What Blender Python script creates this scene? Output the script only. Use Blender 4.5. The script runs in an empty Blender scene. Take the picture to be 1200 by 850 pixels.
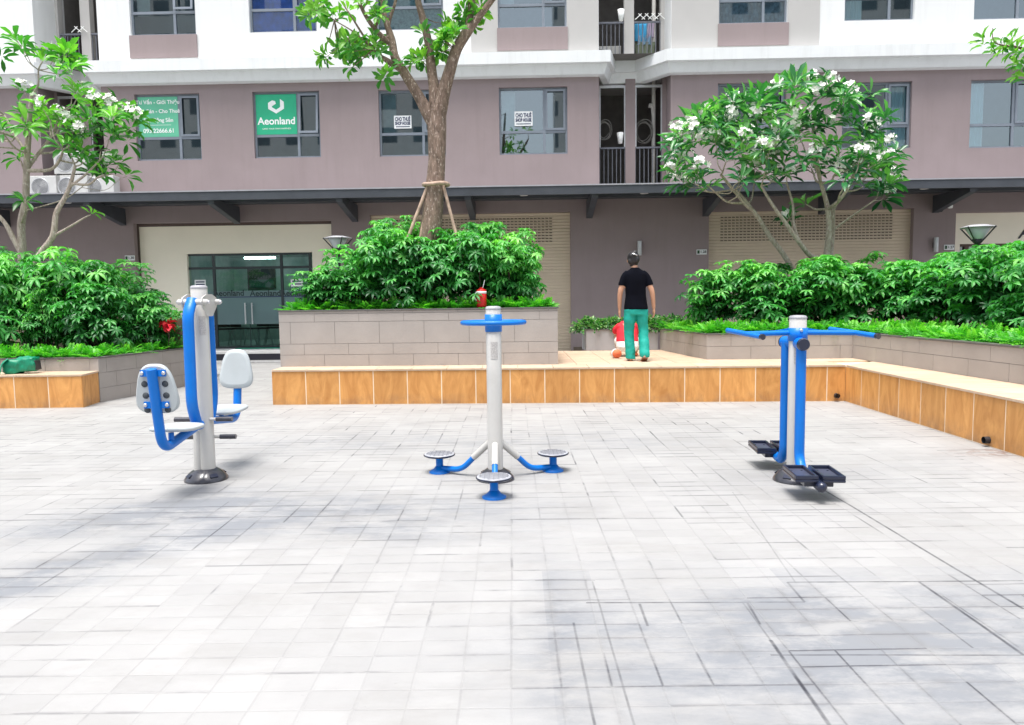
import bpy, math, random
from mathutils import Vector, Matrix, Euler, noise
R = math.radians
sc = bpy.context.scene
col = sc.collection
random.seed(7)

# ------------------------------------------------------------------ camera, world, sun, exposure
H = 1.38; FPX = 870.0
pitch = math.atan(73/870); roll = 0.0132
F = Vector((0, math.cos(pitch), -math.sin(pitch)))
U0 = Vector((0, math.sin(pitch), math.cos(pitch))); X0 = Vector((1, 0, 0))
UP = U0*math.cos(roll) + X0*math.sin(roll)
RT = X0*math.cos(roll) - U0*math.sin(roll)
CAM = Vector((0, 0, H))
cd = bpy.data.cameras.new('camera'); cam = bpy.data.objects.new('camera', cd); col.objects.link(cam)
m3 = Matrix((RT, UP, -F)).transposed()
cam.matrix_world = Matrix.Translation(CAM) @ m3.to_4x4()
cd.sensor_width = 36; cd.lens = 36*FPX/1200; cd.clip_end = 500; cd.clip_start = .05
sc.camera = cam
w = bpy.data.worlds.new('World'); sc.world = w; w.use_nodes = True
nt = w.node_tree
sky = nt.nodes.new('ShaderNodeTexSky'); sky.sky_type = 'NISHITA'; sky.sun_disc = False
SUN_EL, SUN_AZ = 76, 205      # azimuth clockwise from +Y
sky.sun_elevation = R(SUN_EL); sky.sun_rotation = R(SUN_AZ)
sky.air_density = 1.0; sky.dust_density = 3.0; sky.ozone_density = 1.0
bg = nt.nodes['Background']; bg.inputs[1].default_value = .15
hsv = nt.nodes.new('ShaderNodeHueSaturation'); hsv.inputs['Saturation'].default_value = .45
nt.links.new(sky.outputs[0], hsv.inputs['Color']); nt.links.new(hsv.outputs[0], bg.inputs[0])
sl = bpy.data.lights.new('sun', 'SUN'); sl.energy = 2.3; sl.angle = R(26); sl.color = (1, .97, .93)
so = bpy.data.objects.new('sun', sl); col.objects.link(so)
d = Vector((math.sin(R(SUN_AZ))*math.cos(R(SUN_EL)), math.cos(R(SUN_AZ))*math.cos(R(SUN_EL)), math.sin(R(SUN_EL))))
so.rotation_euler = d.to_track_quat('Z', 'Y').to_euler(); so.location = d*30
vs = sc.view_settings; vs.view_transform = 'Standard'; vs.look = 'None'; vs.gamma = 1; vs.exposure = 1.12
sc.render.engine = 'CYCLES'

def ray(px, py): return F*FPX + RT*(px-600) - UP*(py-425)
def onz(px, py, z=0.0):
    r = ray(px, py); t = (z-H)/r.z; return CAM + r*t
def ony(px, py, y):
    r = ray(px, py); return CAM + r*(y/r.y)

# ------------------------------------------------------------------ tagging helpers
def tag(o, label=None, cat=None, group=None, kind=None):
    if label: o['label'] = label
    if cat: o['category'] = cat
    if group: o['group'] = group
    if kind: o['kind'] = kind
    return o
def thing(name, label, cat, loc=(0, 0, 0), rotz=0, group=None, matrix=None):
    o = bpy.data.objects.new(name, None); o.empty_display_size = .2; col.objects.link(o)
    if matrix is not None: o.matrix_world = matrix
    else: o.location = loc; o.rotation_euler = (0, 0, rotz)
    return tag(o, label, cat, group)
def copy_tree(o, parent=None):
    c = o.copy(); col.objects.link(c)
    if parent: c.parent = parent
    for ch in [k for k in col.objects if k.parent == o]: copy_tree(ch, c)
    return c

# ------------------------------------------------------------------ mesh builder
class MB:
    def __init__(s): s.v = []; s.f = []; s.a = []; s.sm = []; s.mi = []; s.cur = 0
    def add(s, vs_, fs, var=.5, smooth=False):
        b = len(s.v); s.v += [tuple(v) for v in vs_]
        for f in fs:
            s.f.append(tuple(b+i for i in f)); s.a.append(var); s.sm.append(smooth); s.mi.append(s.cur)
        return s
    def box(s, x0, x1, y0, y1, z0, z1, var=.5):
        vs_ = [(x0,y0,z0),(x1,y0,z0),(x1,y1,z0),(x0,y1,z0),(x0,y0,z1),(x1,y0,z1),(x1,y1,z1),(x0,y1,z1)]
        return s.add(vs_, [(0,3,2,1),(4,5,6,7),(0,1,5,4),(1,2,6,5),(2,3,7,6),(3,0,4,7)], var)
    def obox(s, M, sx, sy, sz, var=.5):
        vs_ = [M @ Vector((a*sx/2, b*sy/2, c*sz/2)) for c in (-1,1) for a, b in ((-1,-1),(1,-1),(1,1),(-1,1))]
        return s.add(vs_, [(0,3,2,1),(4,5,6,7),(0,1,5,4),(1,2,6,5),(2,3,7,6),(3,0,4,7)], var)
    def tube(s, pts, rad, seg=10, cap=True, flat=None):
        pts = [Vector(p) for p in pts]; n = len(pts)
        if not hasattr(rad, '__len__'): rad = [rad]*n
        rings = []; nrm = None
        for i, p in enumerate(pts):
            t = (pts[min(i+1, n-1)] - pts[max(i-1, 0)]).normalized()
            if nrm is None:
                nrm = t.cross(Vector((0, 0, 1)))
                if nrm.length < .05: nrm = Vector((1, 0, 0)) if abs(t.x) < .9 else Vector((0, 1, 0))
                nrm = (nrm - t*nrm.dot(t)).normalized()
            else:
                nrm = nrm - t*nrm.dot(t)
                nrm = nrm.normalized() if nrm.length > 1e-6 else t.orthogonal().normalized()
            bn = t.cross(nrm)
            r1, r2 = (rad[i], rad[i]) if flat is None else (rad[i]*flat[0], rad[i]*flat[1])
            rings.append([p + nrm*r1*math.cos(2*math.pi*k/seg) + bn*r2*math.sin(2*math.pi*k/seg) for k in range(seg)])
        vs_ = [v for r in rings for v in r]; fs = []
        for i in range(n-1):
            for k in range(seg):
                k2 = (k+1) % seg; fs.append((i*seg+k, i*seg+k2, (i+1)*seg+k2, (i+1)*seg+k))
        s.add(vs_, fs, smooth=True)
        if cap:
            s.add(rings[0], [tuple(range(seg))[::-1]]); s.add(rings[-1], [tuple(range(seg))])
        return s
    def lathe(s, prof, c=(0,0,0), seg=28, M=None):
        vs_ = []; n = len(prof); fs = []
        M = M or Matrix.Translation(Vector(c))
        for r, z in prof:
            for k in range(seg):
                a = 2*math.pi*k/seg; vs_.append(M @ Vector((max(r, 1e-4)*math.cos(a), max(r, 1e-4)*math.sin(a), z)))
        for i in range(n-1):
            for k in range(seg):
                k2 = (k+1) % seg; fs.append((i*seg+k, i*seg+k2, (i+1)*seg+k2, (i+1)*seg+k))
        return s.add(vs_, fs, smooth=True)
    def ell(s, c, r, seg=16, rings=10, M=None):
        c = Vector(c); M = M or Matrix.Identity(3); vs_ = []; fs = []
        for i in range(rings+1):
            t = math.pi*i/rings
            for k in range(seg):
                a = 2*math.pi*k/seg
                vs_.append(c + M @ Vector((r[0]*max(math.sin(t),1e-4)*math.cos(a), r[1]*max(math.sin(t),1e-4)*math.sin(a), -r[2]*math.cos(t))))
        for i in range(rings):
            for k in range(seg):
                k2 = (k+1) % seg; fs.append((i*seg+k, i*seg+k2, (i+1)*seg+k2, (i+1)*seg+k))
        return s.add(vs_, fs, smooth=True)
    def loft(s, rings, seg=20):
        """rings: (cx,cy,cz,rx,ry) horizontal ellipses (z may tilt)"""
        vs_ = []; fs = []; n = len(rings)
        for (cx, cy, cz, rx, ry) in rings:
            for k in range(seg):
                a = 2*math.pi*k/seg; vs_.append((cx+rx*math.cos(a), cy+ry*math.sin(a), cz))
        for i in range(n-1):
            for k in range(seg):
                k2 = (k+1) % seg; fs.append((i*seg+k, i*seg+k2, (i+1)*seg+k2, (i+1)*seg+k))
        fs.append(tuple(range(seg))[::-1]); fs.append(tuple((n-1)*seg+k for k in range(seg)))
        return s.add(vs_, fs, smooth=True)
    def prism(s, poly, y0, y1):
        """poly in x,z extruded along y"""
        n = len(poly); vs_ = [(x, y0, z) for x, z in poly] + [(x, y1, z) for x, z in poly]
        fs = [tuple(range(n)), tuple(range(2*n-1, n-1, -1))] + [(i, n+i, n+(i+1) % n, (i+1) % n) for i in range(n)]
        return s.add(vs_, fs)
    def prismz(s, poly, z0, z1):
        n = len(poly); vs_ = [(x, y, z0) for x, y in poly] + [(x, y, z1) for x, y in poly]
        fs = [tuple(range(n))[::-1], tuple(range(n, 2*n))] + [(i, (i+1) % n, n+(i+1) % n, n+i) for i in range(n)]
        return s.add(vs_, fs)
    def leaf(s, p, dr, nrm, L, W, var, droop=.25, fold=.25):
        dr = dr.normalized(); sd = dr.cross(nrm)
        if sd.length < 1e-3: sd = dr.orthogonal()
        sd.normalize(); up = sd.cross(dr).normalized()
        a = p; m1 = p + dr*L*.42; m2 = p + dr*L*.75 - up*L*droop*.35; t = p + dr*L - up*L*droop
        e = up*W*fold
        vs_ = [a, m1+sd*W*.40+e, m1-sd*W*.40+e, m1, m2+sd*W*.46+e, m2-sd*W*.46+e, m2, t]
        return s.add(vs_, [(0,1,3),(0,3,2),(3,1,4,6),(2,3,6,5),(6,4,7),(5,6,7)], var, True)
    def build(s, name, mat=None, parent=None, off=None, matrix=None, bevel=0, recalc=True):
        me = bpy.data.meshes.new(name)
        vs_ = s.v if off is None else [(v[0]-off[0], v[1]-off[1], v[2]-off[2]) for v in s.v]
        me.from_pydata(vs_, [], s.f); me.update()
        me.polygons.foreach_set('use_smooth', s.sm)
        at = me.attributes.new('var', 'FLOAT', 'FACE'); at.data.foreach_set('value', s.a)
        if mat:
            for m_ in (mat if isinstance(mat, list) else [mat]): me.materials.append(m_)
            me.polygons.foreach_set('material_index', s.mi)
        o = bpy.data.objects.new(name, me); col.objects.link(o)
        if parent: o.parent = parent
        elif matrix is not None: o.matrix_world = matrix
        elif off is not None: o.location = off
        if bevel:
            b = o.modifiers.new('bevel', 'BEVEL'); b.width = bevel; b.segments = 2; b.limit_method = 'ANGLE'; b.harden_normals = False
        return o
def arc_pts(pts, n=6, r=.08):
    """round corners of polyline"""
    pts = [Vector(p) for p in pts]; out = [pts[0]]
    for i in range(1, len(pts)-1):
        a = (pts[i-1]-pts[i]); b = (pts[i+1]-pts[i]); rr = min(r, a.length*.45, b.length*.45)
        p0 = pts[i]+a.normalized()*rr; p2 = pts[i]+b.normalized()*rr
        for k in range(n+1):
            t = k/n; out.append(p0*(1-t)**2 + pts[i]*2*t*(1-t) + p2*t*t)
    out.append(pts[-1]); return out
def solidify_remesh(mb, name, mat, parent, voxel=.008, smooth=4, off=None):
    o = mb.build(name, mat, parent, off=off)
    r = o.modifiers.new('r', 'REMESH'); r.mode = 'VOXEL'; r.voxel_size = voxel; r.use_smooth_shade = True
    sm_ = o.modifiers.new('s', 'SMOOTH'); sm_.factor = .5; sm_.iterations = smooth
    dg = bpy.context.evaluated_depsgraph_get(); dg.update()
    me = bpy.data.meshes.new_from_object(o.evaluated_get(dg)); o.modifiers.clear(); o.data = me; me.name = name
    if not me.materials: me.materials.append(mat)
    return o

# ------------------------------------------------------------------ materials
def newmat(name):
    m = bpy.data.materials.new(name); m.use_nodes = True
    return m, m.node_tree, m.node_tree.nodes['Principled BSDF']
def N(t, typ, **kw):
    n = t.nodes.new(typ)
    for k, v in kw.items(): setattr(n, k, v)
    return n
def mixc(t, fac, a, b, mode='MIX'):
    n = N(t, 'ShaderNodeMix', data_type='RGBA', blend_type=mode)
    for i, v in ((0, fac), (6, a), (7, b)):
        if hasattr(v, 'node'): t.links.new(v, n.inputs[i])
        elif v is not None: n.inputs[i].default_value = v if i == 0 else (*v, 1) if len(v) == 3 else v
    return n.outputs[2]
def mth(t, op, a, b=None, clamp=False):
    n = N(t, 'ShaderNodeMath', operation=op, use_clamp=clamp)
    for i, v in ((0, a), (1, b)):
        if v is None: continue
        if hasattr(v, 'node'): t.links.new(v, n.inputs[i])
        else: n.inputs[i].default_value = v
    return n.outputs[0]
def nz(t, scale, detail=4, vec=None, rough=.55, dist=0):
    n = N(t, 'ShaderNodeTexNoise'); n.inputs['Scale'].default_value = scale; n.inputs['Detail'].default_value = detail
    n.inputs['Roughness'].default_value = rough; n.inputs['Distortion'].default_value = dist
    if vec: t.links.new(vec, n.inputs['Vector'])
    return n.outputs[0]
def ramp(t, fac, p0, p1, c0=(0,0,0), c1=(1,1,1)):
    n = N(t, 'ShaderNodeValToRGB'); n.color_ramp.elements[0].position = p0; n.color_ramp.elements[1].position = p1
    n.color_ramp.elements[0].color = (*c0, 1); n.color_ramp.elements[1].color = (*c1, 1)
    t.links.new(fac, n.inputs[0]); return n.outputs[0]
def mat(name, c, rough=.6, metal=0, vary=.12, scale=6, bump=.0, bscale=60, spec=.5, coat=0, dirt=0, dirtc=(.12,.1,.08), streak=0):
    m, t, b = newmat(name)
    pos = N(t, 'ShaderNodeNewGeometry').outputs['Position']
    f = nz(t, scale, 5, pos)
    c0 = tuple(max(0, x*(1-vary)) for x in c); c1 = tuple(min(1, x*(1+vary)) for x in c)
    cc = ramp(t, f, .3, .7, c0, c1)
    if dirt:
        f2 = ramp(t, nz(t, scale*2.3, 8, pos, .7), .55, .8)
        cc = mixc(t, mth(t, 'MULTIPLY', f2, dirt), cc, dirtc)
    if streak:
        mp = N(t, 'ShaderNodeMapping'); mp.inputs['Scale'].default_value = (3.2, 3.2, .28); t.links.new(pos, mp.inputs[0])
        f3 = ramp(t, nz(t, 1.6, 6, mp.outputs[0], .65, .3), .50, .78)
        cc = mixc(t, mth(t, 'MULTIPLY', f3, streak), cc, dirtc)
    t.links.new(cc, b.inputs['Base Color'])
    b.inputs['Roughness'].default_value = rough; b.inputs['Metallic'].default_value = metal
    b.inputs['Specular IOR Level'].default_value = spec; b.inputs['Coat Weight'].default_value = coat
    if bump:
        bn = N(t, 'ShaderNodeBump'); bn.inputs['Strength'].default_value = bump; bn.inputs['Distance'].default_value = .01
        t.links.new(nz(t, bscale, 6, pos), bn.inputs['Height']); t.links.new(bn.outputs[0], b.inputs['Normal'])
    return m
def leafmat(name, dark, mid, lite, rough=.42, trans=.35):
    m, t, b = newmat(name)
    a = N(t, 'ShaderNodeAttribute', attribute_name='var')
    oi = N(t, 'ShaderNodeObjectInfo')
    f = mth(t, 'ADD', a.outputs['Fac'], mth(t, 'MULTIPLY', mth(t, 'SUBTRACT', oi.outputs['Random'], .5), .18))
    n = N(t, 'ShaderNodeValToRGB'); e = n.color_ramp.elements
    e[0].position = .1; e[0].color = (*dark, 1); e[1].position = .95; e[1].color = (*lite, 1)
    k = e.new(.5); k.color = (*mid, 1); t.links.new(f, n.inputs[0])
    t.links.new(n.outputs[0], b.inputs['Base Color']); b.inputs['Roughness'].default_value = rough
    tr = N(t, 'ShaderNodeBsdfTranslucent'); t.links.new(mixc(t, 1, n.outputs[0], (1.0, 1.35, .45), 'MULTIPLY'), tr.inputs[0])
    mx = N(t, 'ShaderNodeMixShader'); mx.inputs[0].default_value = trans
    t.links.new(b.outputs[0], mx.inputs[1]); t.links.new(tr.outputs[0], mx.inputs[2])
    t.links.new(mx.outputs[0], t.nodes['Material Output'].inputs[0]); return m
def glassmat(name, tint, refl=.35, rough=.02):
    m, t, b = newmat(name); t.nodes.remove(b)
    tr = N(t, 'ShaderNodeBsdfTransparent'); tr.inputs[0].default_value = (*tint, 1)
    gl = N(t, 'ShaderNodeBsdfGlossy'); gl.inputs[0].default_value = (.85, .95, .97, 1); gl.inputs[1].default_value = rough
    lw = N(t, 'ShaderNodeLayerWeight'); lw.inputs[0].default_value = .35
    f = mth(t, 'ADD', mth(t, 'MULTIPLY', lw.outputs['Fresnel'], .6), refl, True)
    mx = N(t, 'ShaderNodeMixShader'); t.links.new(f, mx.inputs[0]); t.links.new(tr.outputs[0], mx.inputs[1]); t.links.new(gl.outputs[0], mx.inputs[2])
    t.links.new(mx.outputs[0], t.nodes['Material Output'].inputs[0]); return m

M = {}
M['mauve'] = mat('mauve_render', (.285, .230, .230), .85, vary=.05, scale=1.2, bump=.15, bscale=90, dirt=.12, dirtc=(.19,.15,.15), streak=.22)
M['white_wall'] = mat('white_render', (.72, .73, .725), .8, vary=.02, scale=1.5, bump=.1, bscale=80, streak=.2, dirtc=(.45,.45,.43))
M['grey_wall'] = mat('pale_grey_render', (.46, .45, .435), .8, vary=.03, scale=1.5, bump=.1, bscale=80)
M['cornice'] = mat('cornice_paint', (.74, .76, .76), .6, vary=.03, scale=2, dirt=.06, dirtc=(.42,.42,.40), streak=.25)
M['cream'] = mat('cream_render', (.90, .84, .70), .8, vary=.04, scale=1, bump=.1)
M['shutter'] = mat('beige_shutter', (.60, .50, .38), .55, vary=.05, scale=2, dirt=.1)
M['slot'] = mat('slot_dark', (.13, .10, .075), .8)
M['frame'] = mat('window_frame', (.20, .23, .27), .4, vary=.08, scale=5)
M['darkframe'] = mat('shop_frame', (.03, .04, .045), .4)
M['canopy'] = mat('canopy_steel', (.055, .062, .075), .5, vary=.15, scale=3, dirt=.2)
M['canopy_top'] = mat('canopy_top', (.34, .34, .37), .6, vary=.08)
M['pane'] = glassmat('window_glass', (.48, .68, .74), .20)
M['shopglass'] = glassmat('shop_glass', (.50, .72, .68), .05)
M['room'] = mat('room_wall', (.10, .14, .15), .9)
M['room_lit'] = mat('shop_room_wall', (.50, .58, .55), .9)
M['room_brown'] = mat('brown_room', (.28, .16, .08), .8)
M['blue_tarp'] = mat('blue_tarp', (.03, .16, .75), .45, vary=.35, scale=5, bump=.8, bscale=9)
M['curtain'] = mat('white_curtain', (.85, .87, .88), .8, vary=.05)
M['green_banner'] = mat('green_banner', (.02, .42, .22), .5, vary=.05)
M['pale_green_banner'] = mat('pale_green_banner', (.12, .48, .30), .5, vary=.12, scale=1.5)
M['paper'] = mat('paper', (.8, .82, .82), .7, vary=.02)
M['ink'] = mat('blue_black_ink', (.02, .03, .09), .6)
M['white_ink'] = mat('white_ink', (.9, .92, .9), .6, vary=0)
M['frost'] = mat('frosted_band', (.25, .36, .36), .6)
M['rail'] = mat('rail_metal', (.16, .17, .20), .45)
M['pale_metal'] = mat('pale_metal', (.55, .56, .57), .4, metal=.3)
M['ac'] = mat('ac_case', (.52, .52, .50), .5, vary=.04, dirt=.15)
M['dark'] = mat('dark_plastic', (.025, .025, .03), .45)
M['pipe'] = mat('pale_pipe', (.62, .60, .56), .5)
M['planter'] = mat('grey_planter_tile', (.345, .315, .29), .65, vary=.07, scale=2.5, bump=.1, dirt=.12, dirtc=(.2,.17,.15))
M['planter_cool'] = mat('cool_grey_planter_tile', (.36, .36, .38), .6, vary=.06, scale=2.5, dirt=.1)
M['grout'] = mat('planter_grout', (.25, .235, .22), .9)
M['cap'] = mat('planter_cap', (.11, .105, .10), .6, dirt=.2)
M['soil'] = mat('soil', (.05, .035, .02), .95, bump=.8, bscale=20)
M['beige_wall'] = mat('beige_low_wall', (.30, .26, .17), .85, vary=.15, scale=2, dirt=.2)
M['blue'] = mat('blue_paint', (.0, .15, .56), .40, vary=.06, coat=.08, spec=.3, dirt=.10, dirtc=(.05,.12,.25))
M['whitepaint'] = mat('offwhite_paint', (.50, .49, .465), .38, vary=.04, scale=5, coat=.15, dirt=.14, dirtc=(.28,.25,.21))
M['graypad'] = mat('grey_plastic_pad', (.42, .455, .465), .45, vary=.05)
M['platetop'] = mat('plate_top', (.34, .35, .38), .5, vary=.15, scale=30)
M['capgrey'] = mat('grey_cap', (.34, .34, .36), .4)
M['blackbase'] = mat('black_base', (.035, .035, .045), .28, vary=.3, scale=9, coat=.4, dirt=.25, dirtc=(.16,.15,.16))
M['navy'] = mat('navy_black_plastic', (.010, .014, .035), .3, coat=.3)
M['navy_tread'] = mat('pedal_tread', (.045, .05, .08), .45)
M['sticker'] = mat('grey_sticker', (.46, .44, .42), .5, vary=.25, scale=120)
M['bolt'] = mat('bolt_steel', (.6, .6, .62), .3, metal=.8)
M['red'] = mat('red_plastic', (.62, .015, .015), .35)
M['skin'] = mat('skin', (.52, .28, .18), .5, vary=.06, scale=12)
M['hair'] = mat('hair', (.012, .01, .012), .4, vary=.4, scale=80, bump=.6, bscale=150)
M['black_cloth'] = mat('black_cotton', (.002, .0025, .006), .95, vary=.2, spec=.12)
M['teal_cloth'] = mat('teal_trousers', (.0, .30, .24), .7, vary=.08, scale=6, bump=.5, bscale=14)
M['red_cloth'] = mat('red_cloth', (.62, .015, .03), .8, bump=.5, bscale=25)
M['white_cloth'] = mat('white_cloth', (.72, .72, .70), .8, bump=.3, bscale=25)
M['orange_cloth'] = mat('orange_cloth', (.75, .16, .06), .7)
M['sandal'] = mat('brown_sandal', (.16, .05, .02), .6)
M['green_bag'] = mat('green_bag', (.0, .20, .105), .45, vary=.15, scale=14, bump=.5, bscale=25)
M['lampglass'] = mat('lamp_glass', (.55, .58, .62), .15, vary=.05)
M['petal'] = mat('white_petal', (.85, .85, .80), .6, vary=.04)
M['redpetal'] = mat('red_petal', (.75, .02, .04), .5, vary=.15)
# bark
def barkmat(name, c0, c1, spot):
    m, t, b = newmat(name)
    tc = N(t, 'ShaderNodeTexCoord'); mp = N(t, 'ShaderNodeMapping'); mp.inputs['Scale'].default_value = (14, 14, 4)
    t.links.new(tc.outputs['Object'], mp.inputs[0]); f = nz(t, 1.6, 8, mp.outputs[0], .65, .6)
    mp2 = N(t, 'ShaderNodeMapping'); mp2.inputs['Scale'].default_value = (40, 40, 16); t.links.new(tc.outputs['Object'], mp2.inputs[0])
    f2 = nz(t, 1, 5, mp2.outputs[0], .6)
    cc = mixc(t, ramp(t, f2, .56, .66), ramp(t, f, .35, .65, c0, c1), spot)
    t.links.new(cc, b.inputs['Base Color']); b.inputs['Roughness'].default_value = .85
    bn = N(t, 'ShaderNodeBump'); bn.inputs['Strength'].default_value = .9; bn.inputs['Distance'].default_value = .02
    t.links.new(f, bn.inputs['Height']); t.links.new(bn.outputs[0], b.inputs['Normal']); return m
M['bark'] = barkmat('brown_bark', (.11, .075, .055), (.27, .19, .145), (.46, .37, .31))
M['pale_bark'] = barkmat('pale_bark', (.26, .21, .17), (.48, .41, .35), (.58, .52, .46))
M['stake'] = mat('wood_stake', (.42, .30, .23), .8, vary=.3, scale=12)
M['shrub'] = leafmat('shrub_leaf', (.012, .09, .022), (.065, .36, .065), (.32, .74, .17))
M['fern'] = leafmat('fern_leaf', (.03, .20, .02), (.07, .40, .035), (.22, .62, .06), trans=.4)
M['plum'] = leafmat('plumeria_leaf', (.012, .08, .035), (.045, .22, .07), (.25, .60, .15), .3)
M['plum_bright'] = leafmat('bright_plumeria_leaf', (.02, .11, .02), (.06, .27, .04), (.22, .55, .06), .35, .4)
M['treeleaf'] = leafmat('tree_leaf', (.02, .12, .02), (.06, .27, .04), (.25, .52, .07), .4, .45)
M['box_leaf'] = leafmat('variegated_leaf', (.02, .12, .03), (.08, .28, .07), (.40, .55, .28))
M['stem'] = mat('shrub_stem', (.06, .045, .03), .9)

# wood-look tile
def woodtile(name, base, dark, gl, axis='Z', vary=.1, rough=.5):
    m, t, b = newmat(name)
    g = N(t, 'ShaderNodeNewGeometry'); a = N(t, 'ShaderNodeAttribute', attribute_name='var')
    sx = N(t, 'ShaderNodeVectorMath', operation='MULTIPLY'); t.links.new(g.outputs['Position'], sx.inputs[0])
    sx.inputs[1].default_value = (6, 6, 1.6) if axis == 'Z' else (2.2, 5, 3)
    ad = N(t, 'ShaderNodeVectorMath', operation='ADD'); t.links.new(sx.outputs[0], ad.inputs[0])
    cb = N(t, 'ShaderNodeCombineXYZ'); t.links.new(mth(t, 'MULTIPLY', a.outputs['Fac'], 37), cb.inputs[2]); t.links.new(cb.outputs[0], ad.inputs[1])
    f = nz(t, 1.1, 6, ad.outputs[0], .6, 1.6)
    cc = ramp(t, f, .32, .66, dark, base)
    k = nz(t, 2.2, 2, ad.outputs[0], .5, 2.5)
    cc = mixc(t, mth(t, 'MULTIPLY', ramp(t, k, .62, .72), .35), cc, dark)
    br = mth(t, 'ADD', 1-vary, mth(t, 'MULTIPLY', a.outputs['Fac'], 2*vary))
    hs = N(t, 'ShaderNodeHueSaturation'); t.links.new(cc, hs.inputs['Color']); t.links.new(br, hs.inputs['Value'])
    if axis == 'Z':
        sz_ = N(t, 'ShaderNodeSeparateXYZ'); t.links.new(g.outputs['Position'], sz_.inputs[0])
        spl = mth(t, 'SUBTRACT', 1, mth(t, 'DIVIDE', sz_.outputs[2], .16), True)
        spl = mth(t, 'MULTIPLY', spl, ramp(t, nz(t, 5, 7, g.outputs['Position'], .7), .42, .66))
        t.links.new(mixc(t, mth(t, 'MULTIPLY', spl, .55), hs.outputs[0], (.16, .11, .085)), b.inputs['Base Color'])
    else:
        grm = ramp(t, nz(t, 3, 8, g.outputs['Position'], .72), .55, .75)
        t.links.new(mixc(t, mth(t, 'MULTIPLY', grm, .3), hs.outputs[0], (.26, .20, .15)), b.inputs['Base Color'])
    b.inputs['Roughness'].default_value = rough
    b.inputs['Specular IOR Level'].default_value = gl; return m
M['wood'] = woodtile('wood_look_tile', (.67, .335, .105), (.48, .21, .055), .4)
M['woodtop'] = woodtile('pale_wood_tile_top', (.60, .45, .33), (.50, .36, .25), .4, 'X', .06)
M['woodgrout'] = mat('pale_grout', (.74, .60, .44), .8)

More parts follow.
